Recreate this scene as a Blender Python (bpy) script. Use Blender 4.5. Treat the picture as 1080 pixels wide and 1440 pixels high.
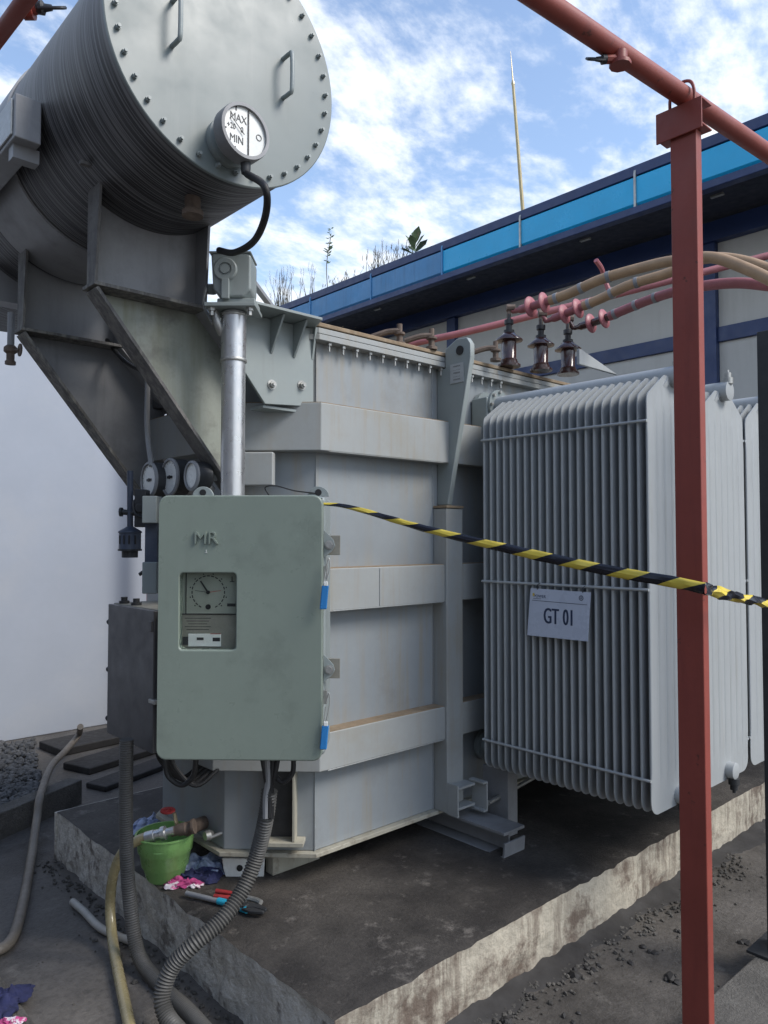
import bpy, bmesh, math, random
from mathutils import Vector, Matrix, noise
random.seed(7)
V = Vector
S = bpy.context.scene
for o in list(bpy.data.objects): bpy.data.objects.remove(o)
COL = S.collection
# ---------------------------------------------------------------- camera
EYE = 1.80
AZ, PT, FPX = math.radians(47.4), math.atan(37/1057), 1057.0
FW = V((math.cos(AZ)*math.cos(PT), math.sin(AZ)*math.cos(PT), math.sin(PT)))
RT = V((math.sin(AZ), -math.cos(AZ), 0)); UP = RT.cross(FW)
CP = V((0, 0, EYE))
cd = bpy.data.cameras.new('camera'); cam = bpy.data.objects.new('camera', cd); COL.objects.link(cam)
cam.matrix_world = Matrix((RT.to_4d()[:], UP.to_4d()[:], (-FW).to_4d()[:], (0, 0, 0, 1))).transposed()
cam.matrix_world = Matrix.Translation(CP) @ Matrix(((RT.x, UP.x, -FW.x), (RT.y, UP.y, -FW.y), (RT.z, UP.z, -FW.z))).to_4x4()
cd.sensor_fit = 'VERTICAL'; cd.sensor_height = 36; cd.lens = FPX/1440*36
cd.clip_start = 0.05; cd.clip_end = 3000
S.camera = cam
S.render.resolution_x, S.render.resolution_y = 768, 1024
# ---------------------------------------------------------------- world
SUN_EL, SUN_AZ = math.radians(45), math.radians(-64)     # sun_AZ measured from +X towards +Y
W = bpy.data.worlds.new('World'); S.world = W; W.use_nodes = True
nt = W.node_tree; N = nt.nodes; L = nt.links; N.clear()
def nd(n, t, **k):
    x = n.new(t)
    for a, b in k.items(): setattr(x, a, b)
    return x
out = nd(N, 'ShaderNodeOutputWorld'); bg = nd(N, 'ShaderNodeBackground'); bg.inputs[1].default_value = 0.092
sky = nd(N, 'ShaderNodeTexSky', sky_type='NISHITA', sun_disc=False, sun_elevation=SUN_EL,
         sun_rotation=math.radians(90)-SUN_AZ, air_density=1.1, dust_density=0.6, ozone_density=2.0)
tc = nd(N, 'ShaderNodeTexCoord'); sx = nd(N, 'ShaderNodeSeparateXYZ'); L.new(tc.outputs['Generated'], sx.inputs[0])
az_ = nd(N, 'ShaderNodeMath', operation='MAXIMUM'); az_.inputs[1].default_value = 0.0; L.new(sx.outputs[2], az_.inputs[0])
ad = nd(N, 'ShaderNodeMath', operation='ADD'); ad.inputs[1].default_value = 0.22; L.new(az_.outputs[0], ad.inputs[0])
dv = nd(N, 'ShaderNodeVectorMath', operation='SCALE')
iv = nd(N, 'ShaderNodeMath', operation='DIVIDE'); iv.inputs[0].default_value = 1; L.new(ad.outputs[0], iv.inputs[1])
cx = nd(N, 'ShaderNodeCombineXYZ'); L.new(sx.outputs[0], cx.inputs[0]); L.new(sx.outputs[1], cx.inputs[1])
L.new(cx.outputs[0], dv.inputs[0]); L.new(iv.outputs[0], dv.inputs['Scale'])
mp = nd(N, 'ShaderNodeMapping'); mp.inputs['Rotation'].default_value = (0, 0, math.radians(-20)); mp.inputs['Scale'].default_value = (1.9, 2.6, 1); mp.inputs['Location'].default_value = (0.35, 3.3, 0)
L.new(dv.outputs[0], mp.inputs[0])
n1 = nd(N, 'ShaderNodeTexNoise'); n1.inputs['Scale'].default_value = 1.5; n1.inputs['Detail'].default_value = 9; n1.inputs['Roughness'].default_value = .62; n1.inputs['Distortion'].default_value = .25
n2 = nd(N, 'ShaderNodeTexNoise'); n2.inputs['Scale'].default_value = 7; n2.inputs['Detail'].default_value = 8; n2.inputs['Roughness'].default_value = .6
L.new(mp.outputs[0], n1.inputs[0]); L.new(mp.outputs[0], n2.inputs[0])
mx = nd(N, 'ShaderNodeMath', operation='MULTIPLY_ADD'); mx.inputs[1].default_value = .42; L.new(n2.outputs[0], mx.inputs[0]); L.new(n1.outputs[0], mx.inputs[2])
# clouds thicken towards the horizon
hz = nd(N, 'ShaderNodeMath', operation='MULTIPLY_ADD'); hz.inputs[1].default_value = -.30; L.new(az_.outputs[0], hz.inputs[0]); L.new(mx.outputs[0], hz.inputs[2])
cr = nd(N, 'ShaderNodeValToRGB'); cr.color_ramp.elements[0].position = .46; cr.color_ramp.elements[1].position = .74
cr.color_ramp.interpolation = 'EASE'
cr.color_ramp.elements[0].color = (0, 0, 0, 1); cr.color_ramp.elements[1].color = (1, 1, 1, 1); L.new(hz.outputs[0], cr.inputs[0])
mc = nd(N, 'ShaderNodeMix', data_type='RGBA'); L.new(cr.outputs[0], mc.inputs[0])
hs = nd(N, 'ShaderNodeHueSaturation'); hs.inputs['Saturation'].default_value = .92; hs.inputs['Value'].default_value = 2.15
L.new(sky.outputs[0], hs.inputs['Color']); L.new(hs.outputs[0], mc.inputs[6]); mc.inputs[7].default_value = (9.2, 9.7, 10.3, 1)
L.new(mc.outputs[2], bg.inputs[0]); L.new(bg.outputs[0], out.inputs[0])
# ---------------------------------------------------------------- sun (veiled, soft)
sd = bpy.data.lights.new('sun', 'SUN'); sd.energy = 2.3; sd.angle = math.radians(24); sd.color = (1, .95, .88)
so = bpy.data.objects.new('sun', sd); COL.objects.link(so)
sdir = V((math.cos(SUN_EL)*math.cos(SUN_AZ), math.cos(SUN_EL)*math.sin(SUN_AZ), math.sin(SUN_EL)))
so.rotation_euler = sdir.to_track_quat('Z', 'Y').to_euler()
S.view_settings.view_transform = 'Standard'; S.view_settings.look = 'None'; S.view_settings.gamma = 1
S.view_settings.use_curve_mapping = False
S.view_settings.exposure = 0.45

# ---------------------------------------------------------------- helpers
def ray(px, py): return FW + RT*((px-540)/FPX) - UP*((py-720)/FPX)
def at(px, py, ax, v):
    d = ray(px, py); i = 'xyz'.index(ax)
    return CP + d*((v-CP[i])/d[i])
def aD(px, py, D): return CP + ray(px, py)*D
X, Y, Z = V((1, 0, 0)), V((0, 1, 0)), V((0, 0, 1))

def smooth_path(pts, k=8):
    pts = [V(p) for p in pts]
    if len(pts) < 3: return [pts[0].lerp(pts[-1], i/k) for i in range(k+1)]
    P = [pts[0]*2-pts[1]] + pts + [pts[-1]*2-pts[-2]]; r = []
    for i in range(1, len(P)-2):
        a, b, c, d = P[i-1:i+3]
        for j in range(k):
            t = j/k
            r.append(.5*((2*b)+(c-a)*t+(2*a-5*b+4*c-d)*t*t+(3*b-a-3*c+d)*t**3))
    r.append(P[-2]); return r
def resample(pts, step):
    out = [pts[0].copy()]; acc = 0
    for a, b in zip(pts, pts[1:]):
        l = (b-a).length
        if l < 1e-9: continue
        t = step-acc
        while t <= l:
            out.append(a.lerp(b, t/l)); t += step
        acc = (acc+l) % step if (acc+l) >= step else acc+l
    out.append(pts[-1].copy()); return out

class MB:
    def __init__(s): s.v = []; s.f = []; s.uv = None
    def add(s, vs, fs):
        b = len(s.v); s.v += [V(p) for p in vs]; s.f += [[b+i for i in f] for f in fs]; return s
    def ob(s, o, a, b, c):                                  # box from corner + three edge vectors
        o, a, b, c = V(o), V(a), V(b), V(c)
        if a.cross(b).dot(c) < 0: a, b = b, a
        vs = [o, o+a, o+a+b, o+b, o+c, o+a+c, o+a+b+c, o+b+c]
        return s.add(vs, [(3, 2, 1, 0), (4, 5, 6, 7), (0, 1, 5, 4), (1, 2, 6, 5), (2, 3, 7, 6), (3, 0, 4, 7)])
    def bx(s, x0, x1, y0, y1, z0, z1): return s.ob((x0, y0, z0), (x1-x0, 0, 0), (0, y1-y0, 0), (0, 0, z1-z0))
    def cb(s, c, a, b, d): return s.ob(V(c)-V(a)/2-V(b)/2-V(d)/2, a, b, d)    # centred
    def prism(s, poly, vec):
        poly = [V(p) for p in poly]; vec = V(vec); n = len(poly)
        nn = V((0, 0, 0))
        for i in range(n): nn += poly[i].cross(poly[(i+1) % n])
        if nn.dot(vec) < 0: poly.reverse()
        vs = poly + [p+vec for p in poly]
        fs = [list(range(n))[::-1], list(range(n, 2*n))] + [(i, (i+1) % n, n+(i+1) % n, n+i) for i in range(n)]
        return s.add(vs, fs)
    def lathe(s, o, ax, prof, n=20, cap=True):              # prof: (radius, height along axis)
        o = V(o); ax = V(ax).normalized(); u = ax.orthogonal().normalized(); w = ax.cross(u)
        vs = []; fs = []
        for r, h in prof:
            for i in range(n):
                t = 2*math.pi*i/n; vs.append(o+ax*h+(u*math.cos(t)+w*math.sin(t))*r)
        for k in range(len(prof)-1):
            for i in range(n):
                j = (i+1) % n; fs.append((k*n+i, k*n+j, (k+1)*n+j, (k+1)*n+i))
        if cap: fs.append(list(range(n))[::-1]); fs.append([(len(prof)-1)*n+i for i in range(n)])
        return s.add(vs, fs)
    def cyl(s, a, b, r, r2=None, n=14):
        a, b = V(a), V(b); l = (b-a).length
        return s.lathe(a, b-a, [(r, 0), (r if r2 is None else r2, l)], n)
    def tube(s, pts, r, n=10, k=8, smooth=True, flat=1):
        P = smooth_path(pts, k) if smooth else [V(p) for p in pts]
        up = None; rings = []
        for i, p in enumerate(P):
            t = (P[min(i+1, len(P)-1)]-P[max(i-1, 0)]).normalized()
            if up is None: up = t.orthogonal().normalized()
            up = (up-t*up.dot(t)).normalized(); w = t.cross(up)
            rr = r(i, len(P)) if callable(r) else r
            rings.append([p+(up*math.cos(a)+w*math.sin(a)*flat)*rr for a in [2*math.pi*j/n for j in range(n)]])
        vs = [q for g in rings for q in g]; fs = []
        for k_ in range(len(P)-1):
            for i in range(n):
                j = (i+1) % n; fs.append((k_*n+i, k_*n+j, (k_+1)*n+j, (k_+1)*n+i))
        fs.append(list(range(n))[::-1]); fs.append([(len(P)-1)*n+i for i in range(n)])
        return s.add(vs, fs)
    def ribbed(s, pts, r, pitch=.011, amp=.0028, n=14):
        P = resample(smooth_path(pts, 30), pitch/4)
        return s.tube(P, lambda i, m: r+amp*(1, .2, -1, -.2)[i % 4], n, smooth=False)
    def ringplate(s, o, u, w, nrm, W_, H_, R, hole, hr, depth, seg=6):      # rounded plate with a rounded hole
        o, u, w, nrm = V(o), V(u), V(w), V(nrm)
        def rr(x0, x1, y0, y1, r):
            c = []
            for cx_, cy_, a0 in ((x1-r, y1-r, 0), (x0+r, y1-r, 90), (x0+r, y0+r, 180), (x1-r, y0+r, 270)):
                for i in range(seg+1):
                    a = math.radians(a0+90*i/seg); c.append((cx_+r*math.cos(a), cy_+r*math.sin(a)))
            return c
        A = rr(0, W_, 0, H_, R); Bq = rr(*hole, hr); n = len(A)
        q = lambda c, d: [o+u*x+w*y+nrm*d for x, y in c]
        vs = q(A, 0)+q(Bq, 0)+q(A, -depth)+q(Bq, -depth); fs = []
        for i in range(n):
            j = (i+1) % n
            fs += [(i, j, n+j, n+i), (2*n+j, 2*n+i, 3*n+i, 3*n+j), (2*n+i, 2*n+j, j, i), (n+i, n+j, 3*n+j, 3*n+i)]
        return s.add(vs, fs)
    def build(s, name, m, parent=None, bevel=0, label=None, sharp=38, seg=2, kind=None):
        me = bpy.data.meshes.new(name)
        org = wloc(parent) if parent else V((0, 0, 0))
        me.from_pydata([tuple(p-org) for p in s.v], [], s.f)
        me.materials.append(m)
        bm_ = bmesh.new(); bm_.from_mesh(me); bmesh.ops.recalc_face_normals(bm_, faces=bm_.faces); bm_.to_mesh(me); bm_.free()
        me.polygons.foreach_set('use_smooth', [True]*len(me.polygons))
        me.set_sharp_from_angle(angle=math.radians(sharp))
        o = bpy.data.objects.new(name, me); COL.objects.link(o); o.parent = parent
        if bevel:
            b = o.modifiers.new('Bevel', 'BEVEL'); b.width = bevel; b.segments = seg; b.limit_method = 'ANGLE'; b.angle_limit = math.radians(40)
            b.harden_normals = True
        if label: o['label'] = label
        if kind: o['kind'] = kind
        return o
def wloc(o):
    p = V(o.location)
    while o.parent: o = o.parent; p += V(o.location)
    return p
def tag(o, label, cat, group=None):
    o['label'] = label; o['category'] = cat
    if group: o['group'] = group
    return o
def thing(name, loc, label, cat, group=None):
    o = bpy.data.objects.new(name, None); COL.objects.link(o); o.location = V(loc); o.empty_display_size = .1
    return tag(o, label, cat, group)
def copy_tree(o, off=None, parent=None, label=None):
    c = o.copy(); COL.objects.link(c); c.parent = parent
    if off is not None: c.location = V(o.location)+V(off)
    if label: c['label'] = label
    for ch in list(o.children): copy_tree(ch, None, c)
    return c
def text(body, size, pos, xd, m, parent, name='lettering', yd=Z, ext=.0006, wide=1.0, align='CENTER'):
    cu = bpy.data.curves.new('t', 'FONT'); cu.body = body; cu.size = size; cu.align_x = align; cu.align_y = 'CENTER'; cu.extrude = ext; cu.resolution_u = 3
    t = bpy.data.objects.new('t', cu); COL.objects.link(t)
    bpy.context.view_layer.update()
    me = bpy.data.meshes.new_from_object(t.evaluated_get(bpy.context.evaluated_depsgraph_get()))
    bpy.data.objects.remove(t); bpy.data.curves.remove(cu)
    xd = V(xd).normalized(); yd = V(yd).normalized(); zd = xd.cross(yd); org = wloc(parent)
    for v in me.vertices:
        c = v.co.copy(); v.co = V(pos)-org+xd*c.x*wide+yd*c.y+zd*c.z
    me.materials.clear(); me.materials.append(m); me.name = name
    o = bpy.data.objects.new(name, me); COL.objects.link(o); o.parent = parent
    return o

# ---------------------------------------------------------------- materials
MATS = {}
def mat(name, col, rough=.5, metal=0, var=.12, nscale=4, dirt=None, damt=0, streak=(22, 22, 1.3), dlo=.5, dhi=.7, bump=.15, bscale=60, spec=.5,
        dirt2=None, d2amt=0, d2scale=3, d2lo=.5, d2hi=.62, trans=0, bdist=.002):
    m = bpy.data.materials.new(name); m.use_nodes = True; t = m.node_tree; n = t.nodes; l = t.links
    b = n['Principled BSDF']; b.inputs['Roughness'].default_value = rough; b.inputs['Metallic'].default_value = metal
    b.inputs['Specular IOR Level'].default_value = spec
    if trans: b.inputs['Transmission Weight'].default_value = trans
    g = nd(n, 'ShaderNodeNewGeometry'); pos = g.outputs['Position']
    def noise_(sc, det=6, vec=None, rg=.6):
        x = nd(n, 'ShaderNodeTexNoise'); x.inputs['Scale'].default_value = sc; x.inputs['Detail'].default_value = det; x.inputs['Roughness'].default_value = rg
        l.new(vec or pos, x.inputs['Vector']); return x.outputs[0]
    def ramp(src, lo, hi, a=0, bb=1):
        r = nd(n, 'ShaderNodeMapRange'); r.inputs[1].default_value = lo; r.inputs[2].default_value = hi; r.inputs[3].default_value = a; r.inputs[4].default_value = bb
        r.clamp = True; l.new(src, r.inputs[0]); return r.outputs[0]
    def mixc(f, a, c, blend='MIX'):
        x = nd(n, 'ShaderNodeMix', data_type='RGBA', blend_type=blend)
        (l.new(f, x.inputs[0]) if hasattr(f, 'links') else setattr(x.inputs[0], 'default_value', f))
        for i, q in ((6, a), (7, c)):
            (l.new(q, x.inputs[i]) if hasattr(q, 'links') else setattr(x.inputs[i], 'default_value', (*q, 1)))
        return x.outputs[2]
    lo = tuple(c*(1-var) for c in col); hi = tuple(min(1, c*(1+var)) for c in col)
    base = mixc(ramp(noise_(nscale, 8), .3, .7), lo, hi)
    base = mixc(ramp(noise_(nscale*14, 5), .35, .7, 0, .35), base, tuple(c*(1-var*1.3) for c in col))
    rsrc = ramp(noise_(nscale*3, 6), .3, .7, max(.05, rough-.12), min(1, rough+.12)); l.new(rsrc, b.inputs['Roughness'])
    if damt:
        mpn = nd(n, 'ShaderNodeMapping'); mpn.inputs['Scale'].default_value = streak; l.new(pos, mpn.inputs[0])
        sN = noise_(1, 7, mpn.outputs[0], .65); bN = noise_(1.7, 4)
        mm = nd(n, 'ShaderNodeMath', operation='MULTIPLY'); l.new(ramp(sN, dlo, dhi, 0, damt), mm.inputs[0]); l.new(ramp(bN, .38, .62, .15, 1), mm.inputs[1])
        base = mixc(mm.outputs[0], base, dirt)
    if d2amt:
        base = mixc(ramp(noise_(d2scale, 10, None, .68), d2lo, d2hi, 0, d2amt), base, dirt2)
    l.new(base, b.inputs['Base Color'])
    if bump:
        bp = nd(n, 'ShaderNodeBump'); bp.inputs['Strength'].default_value = bump; bp.inputs['Distance'].default_value = bdist
        l.new(noise_(bscale, 6), bp.inputs['Height']); l.new(bp.outputs[0], b.inputs['Normal'])
    MATS[name] = m; return m
GREY = mat('grey_green_paint', (.27, .305, .30), .42, var=.06, nscale=2.2, dirt=(.17, .155, .12), damt=.55, dlo=.52, dhi=.75, dirt2=(.25, .24, .2), d2amt=.35, d2scale=2.2, d2lo=.52, d2hi=.72, bump=.12, bscale=35)
TANK = mat('tank_paint', (.275, .30, .315), .40, var=.08, nscale=1.8, dirt=(.30, .26, .19), damt=.7, dlo=.48, dhi=.72, dirt2=(.19, .18, .16), d2amt=.5, d2scale=2.6, d2lo=.54, d2hi=.72, bump=.12, bscale=25)
BAND = mat('band_paint', (.335, .35, .345), .42, var=.06, nscale=2.5, dirt=(.30, .23, .13), damt=.5, dlo=.5, dhi=.74, dirt2=(.3, .27, .2), d2amt=.45, d2scale=3, d2lo=.5, d2hi=.7)
CREAM = mat('cream_dusty_paint', (.40, .38, .31), .7, var=.12, nscale=12, dirt=(.2, .17, .12), damt=.5, dirt2=(.15, .12, .09), d2amt=.6, d2scale=14, d2lo=.55, d2hi=.68, bump=.3)
LEDGE = mat('tan_silt_on_ledge', (.27, .2, .13), .9, var=.25, nscale=12, dirt=(.4, .36, .28), damt=.4, bump=.5, bscale=120)
CAB = mat('green_enamel', (.225, .268, .228), .33, var=.05, nscale=2.5, dirt2=(.10, .115, .10), d2amt=.45, d2scale=3.3, d2lo=.52, d2hi=.70, dirt=(.17, .19, .165), damt=.4, dlo=.55, dhi=.8, bump=.10, bscale=18)
CABIN = mat('cabinet_cream_inside', (.30, .32, .27), .5)
JBOX = mat('dark_grey_enamel', (.085, .083, .085), .42, var=.08, dirt=(.13, .115, .10), damt=.5)
JTOP = mat('dusty_box_top', (.26, .25, .21), .7, var=.2, nscale=10)
RAD = mat('radiator_paint', (.37, .39, .395), .40, var=.05, nscale=2, dirt=(.25, .23, .18), damt=.5, dlo=.55, dhi=.8, streak=(30, 30, 2), bump=.06)
ALU = mat('brushed_aluminium', (.60, .60, .60), .33, metal=.85, var=.05, nscale=8, bump=.08, bscale=90, streak=(60, 60, 2), dirt=(.3, .3, .28), damt=.35)
STEEL = mat('galvanised_steel', (.42, .42, .40), .45, metal=.7, var=.2, nscale=25)
RUST = mat('rusty_steel', (.16, .12, .095), .75, metal=.2, var=.35, nscale=20, bump=.5, bscale=150)
DARK = mat('black_rubber', (.018, .018, .019), .55, var=.2, bump=.2, bscale=80)
DARKM = mat('dark_metal', (.045, .047, .05), .5, metal=.3, var=.25, nscale=10)
NAVYM = mat('dark_blue_grey_metal', (.06, .075, .11), .5, var=.2, nscale=10)
GREYH = mat('grey_corrugated_plastic', (.085, .083, .078), .6, var=.25, nscale=12, bump=.2)
TANH = mat('tan_rubber_hose', (.20, .17, .135), .5, var=.18, nscale=9, dirt2=(.1, .085, .07), d2amt=.5)
YELH = mat('clear_yellow_hose', (.36, .30, .16), .25, var=.15, nscale=10, spec=.8)
WHTH = mat('dirty_white_hose', (.42, .40, .36), .5, var=.2, nscale=15)
BRASS = mat('dull_brass', (.42, .36, .24), .38, metal=.8, var=.2, nscale=20)
GREEN = mat('green_plastic', (.24, .46, .15), .32, var=.1, nscale=9, dirt=(.06, .13, .04), damt=.4)
CLB = mat('blue_white_rag', (.40, .46, .62), .9, var=.35, nscale=30, dirt2=(.12, .16, .33), d2amt=.8, d2scale=22)
CLN = mat('navy_rag', (.018, .022, .075), .9, var=.4, nscale=20)
CLP = mat('pink_rag', (.45, .06, .20), .85, var=.3, nscale=20, dirt2=(.7, .65, .68), d2amt=.95, d2scale=16, d2lo=.5, d2hi=.54)
REDP = mat('red_handle_paint', (.33, .03, .03), .5, var=.25, nscale=30)
CYAN = mat('cyan_grip', (.02, .34, .50), .4, var=.15, nscale=20)
REDS = mat('red_oxide_paint', (.27, .056, .040), .5, var=.12, nscale=4, dirt=(.16, .035, .03), damt=.5, streak=(30, 30, 2), dlo=.5, dhi=.7, dirt2=(.09, .03, .022), d2amt=.85, d2scale=16, d2lo=.64, d2hi=.68, bump=.2, bscale=45)
PINKC = mat('faded_red_cable_sleeve', (.34, .12, .13), .55, var=.15, nscale=12, dirt=(.2, .1, .09), damt=.4, streak=(9, 9, 9))
PINKD = mat('pink_polymer_sheds', (.36, .12, .135), .5, var=.15, nscale=14)
TANC = mat('tan_cable_sleeve', (.38, .25, .145), .55, var=.15, nscale=12, dirt=(.2, .13, .08), damt=.4, streak=(9, 9, 9))
PORC = mat('brown_porcelain', (.055, .022, .018), .18, var=.2, nscale=12, spec=.8)
DIAL = mat('dial_face', (.74, .75, .72), .3, var=.05)
INK = mat('black_print', (.02, .02, .022), .5, var=.05, bump=0)
NINK = mat('navy_print', (.02, .035, .085), .5, var=.05, bump=0)
REDK = mat('red_print', (.4, .03, .02), .5, var=.05, bump=0)
YELK = mat('yellow_print', (.6, .45, .06), .5, var=.05, bump=0)
PAPER = mat('laminated_paper', (.50, .55, .66), .3, var=.03, bump=.04, bscale=8)
TAGW = mat('label_plate', (.40, .42, .42), .4, var=.1, nscale=30)
BLUT = mat('blue_tag_plastic', (.03, .20, .50), .3, var=.1)
WALLW = mat('white_wall_render', (.37, .405, .465), .85, var=.05, nscale=1.2, dirt=(.38, .40, .44), damt=.35, streak=(5, 5, .6), dlo=.45, dhi=.8, dirt2=(.42, .44, .47), d2amt=.4, d2scale=1.1, bump=.2, bscale=25)
PANEL = mat('building_panel', (.47, .465, .44), .8, var=.05, nscale=1.4, dirt=(.27, .25, .22), damt=.5, streak=(6, 6, .5), dlo=.5, dhi=.8, bump=.12)
SKYBLK = mat('sky_blocker_grey', (.24, .24, .235), .7, var=.15)
NAVY = mat('navy_steel', (.02, .04, .12), .45, var=.15, nscale=4)
SOFF = mat('dark_soffit', (.012, .016, .035), .7, var=.2)
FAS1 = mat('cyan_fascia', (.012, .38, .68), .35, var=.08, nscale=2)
FAS2 = mat('dull_blue_fascia', (.07, .24, .46), .5, var=.12, nscale=2, dirt=(.03, .08, .17), damt=.5)  # duller, darker blue for the left-hand fascia panels
BAMB = mat('pale_yellow_rod', (.46, .37, .18), .5, var=.15, nscale=5)
LEAF = mat('leaf_green', (.10, .15, .07), .6, var=.35, nscale=20)
STALK = mat('dry_grass', (.12, .10, .06), .8, var=.35, nscale=20)
SLEEPER = mat('oily_dark_slab', (.030, .028, .027), .7, var=.3, nscale=8, bump=.4, bscale=40)
GRAV = mat('grey_gravel', (.10, .10, .10), .85, var=.45, nscale=25, bump=.3)

def ground_mat(name, c1, c2, c3, s1=1.6, rough=.75, bumpd=.01, bs=18, lo=.40, hi=.62, wet=0):
    m = bpy.data.materials.new(name); m.use_nodes = True; t = m.node_tree; n = t.nodes; l = t.links; b = n['Principled BSDF']
    g = nd(n, 'ShaderNodeNewGeometry').outputs['Position']
    def nz(sc, d=8, r=.6):
        x = nd(n, 'ShaderNodeTexNoise'); x.inputs['Scale'].default_value = sc; x.inputs['Detail'].default_value = d; x.inputs['Roughness'].default_value = r; l.new(g, x.inputs[0]); return x.outputs[0]
    def rp(s_, a, c, d=0, e=1):
        r = nd(n, 'ShaderNodeMapRange'); r.inputs[1].default_value = a; r.inputs[2].default_value = c; r.inputs[3].default_value = d; r.inputs[4].default_value = e; l.new(s_, r.inputs[0]); return r.outputs[0]
    def mx_(f, a, c):
        x = nd(n, 'ShaderNodeMix', data_type='RGBA'); l.new(f, x.inputs[0])
        for i, q in ((6, a), (7, c)):
            (l.new(q, x.inputs[i]) if hasattr(q, 'links') else setattr(x.inputs[i], 'default_value', (*q, 1)))
        return x.outputs[2]
    big = nz(s1, 9, .65)
    c = mx_(rp(big, lo, hi), c1, c2)
    c = mx_(rp(nz(s1*5, 10, .72), .57, .68, 0, .7), c, c3)
    c = mx_(rp(nz(s1*30, 4, .7), .45, .75, 0, .55), c, tuple(q*.45 for q in c1))
    l.new(c, b.inputs['Base Color'])
    l.new(rp(big, .35, .65, rough-.3*wet, rough+.1), b.inputs['Roughness']); b.inputs['Specular IOR Level'].default_value = .4
    bp = nd(n, 'ShaderNodeBump'); bp.inputs['Strength'].default_value = .8; bp.inputs['Distance'].default_value = bumpd
    ad_ = nd(n, 'ShaderNodeMath', operation='ADD'); l.new(nz(bs, 10, .7), ad_.inputs[0]); l.new(nz(bs*5, 5, .7), ad_.inputs[1]); l.new(ad_.outputs[0], bp.inputs['Height'])
    l.new(bp.outputs[0], b.inputs['Normal']); return m
FLOOR = ground_mat('oil_stained_floor', (.058, .053, .048), (.145, .132, .118), (.20, .185, .165), 1.1, .6, .008, 12, .38, .62, wet=1)
PLTOP = ground_mat('oily_plinth_top', (.034, .030, .027), (.090, .080, .070), (.20, .18, .16), 1.9, .7, .007, 16, .40, .62)
KERB = ground_mat('rough_kerb_concrete', (.07, .066, .06), (.15, .14, .125), (.20, .19, .17), 3, .85, .012, 20)

def side_mat():
    m = mat('weathered_plinth_render', (.46, .42, .34), .85, var=.16, nscale=7, dirt=(.085, .055, .04), damt=.9, streak=(26, 26, 2.2), dlo=.44, dhi=.62,
            dirt2=(.12, .085, .065), d2amt=.85, d2scale=5.5, d2lo=.50, d2hi=.62, bump=.9, bscale=26, bdist=.012)
    return m
PSIDE = side_mat()
PSIDL = mat('flaking_plinth_paint', (.56, .53, .47), .85, var=.2, nscale=14, dirt=(.12, .09, .075), damt=.8, streak=(20, 20, 7), dlo=.50, dhi=.68,
            dirt2=(.13, .11, .095), d2amt=.8, d2scale=8, d2lo=.54, d2hi=.63, bump=1, bscale=30, bdist=.02)

def drum_mat():
    m = bpy.data.materials.new('sooty_streaked_drum'); m.use_nodes = True; t = m.node_tree; n = t.nodes; l = t.links; b = n['Principled BSDF']
    g = nd(n, 'ShaderNodeNewGeometry').outputs['Position']
    def nz(vecscale, sc=1, d=6, r=.6):
        mpn = nd(n, 'ShaderNodeMapping'); mpn.inputs['Scale'].default_value = vecscale; l.new(g, mpn.inputs[0])
        x = nd(n, 'ShaderNodeTexNoise'); x.inputs['Scale'].default_value = sc; x.inputs['Detail'].default_value = d; x.inputs['Roughness'].default_value = r; l.new(mpn.outputs[0], x.inputs[0]); return x.outputs[0]
    def rp(s_, a, c, d=0, e=1):
        r = nd(n, 'ShaderNodeMapRange'); r.inputs[1].default_value = a; r.inputs[2].default_value = c; r.inputs[3].default_value = d; r.inputs[4].default_value = e; l.new(s_, r.inputs[0]); return r.outputs[0]
    def mx_(f, a, c):
        x = nd(n, 'ShaderNodeMix', data_type='RGBA'); l.new(f, x.inputs[0])
        for i, q in ((6, a), (7, c)):
            (l.new(q, x.inputs[i]) if hasattr(q, 'links') else setattr(x.inputs[i], 'default_value', (*q, 1)))
        return x.outputs[2]
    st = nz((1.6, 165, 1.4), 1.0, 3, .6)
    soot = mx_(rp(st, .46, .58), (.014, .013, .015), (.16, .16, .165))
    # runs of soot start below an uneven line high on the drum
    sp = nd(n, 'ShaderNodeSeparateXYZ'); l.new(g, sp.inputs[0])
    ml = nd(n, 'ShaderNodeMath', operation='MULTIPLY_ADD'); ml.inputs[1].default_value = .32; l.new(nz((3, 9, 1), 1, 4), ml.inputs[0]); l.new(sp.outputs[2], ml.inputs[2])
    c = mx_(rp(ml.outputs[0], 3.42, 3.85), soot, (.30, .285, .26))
    l.new(c, b.inputs['Base Color']); b.inputs['Roughness'].default_value = .55
    bp = nd(n, 'ShaderNodeBump'); bp.inputs['Strength'].default_value = .9; bp.inputs['Distance'].default_value = .0022
    l.new(st, bp.inputs['Height']); l.new(bp.outputs[0], b.inputs['Normal']); return m
DRUM = drum_mat()
DPLATE = mat('conservator_end_paint', (.175, .205, .20), .38, var=.04, nscale=1.8, dirt=(.28, .29, .27), damt=.4, dlo=.55, dhi=.8, bump=.05, bscale=12)
SOOTY = mat('sooty_grey_paint', (.27, .275, .285), .5, var=.08, nscale=3, dirt=(.07, .066, .064), damt=.5, streak=(12, 12, 1.5), dlo=.5, dhi=.75, dirt2=(.07, .068, .07), d2amt=.6, d2scale=2.0, d2lo=.5, d2hi=.75)
LICH = mat('lichen_stained_paint', (.27, .29, .25), .6, var=.12, nscale=4, dirt=(.13, .12, .045), damt=.8, streak=(13, 13, 1.1), dlo=.46, dhi=.66, dirt2=(.10, .095, .085), d2amt=.7, d2scale=4, d2lo=.52, d2hi=.68)
CRUST = mat('black_crusted_edge', (.13, .125, .12), .85, var=.4, nscale=9, dirt=(.27, .26, .23), damt=.9, streak=(40, 40, 3), dlo=.45, dhi=.6, bump=.8, bscale=50, bdist=.006)

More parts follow.
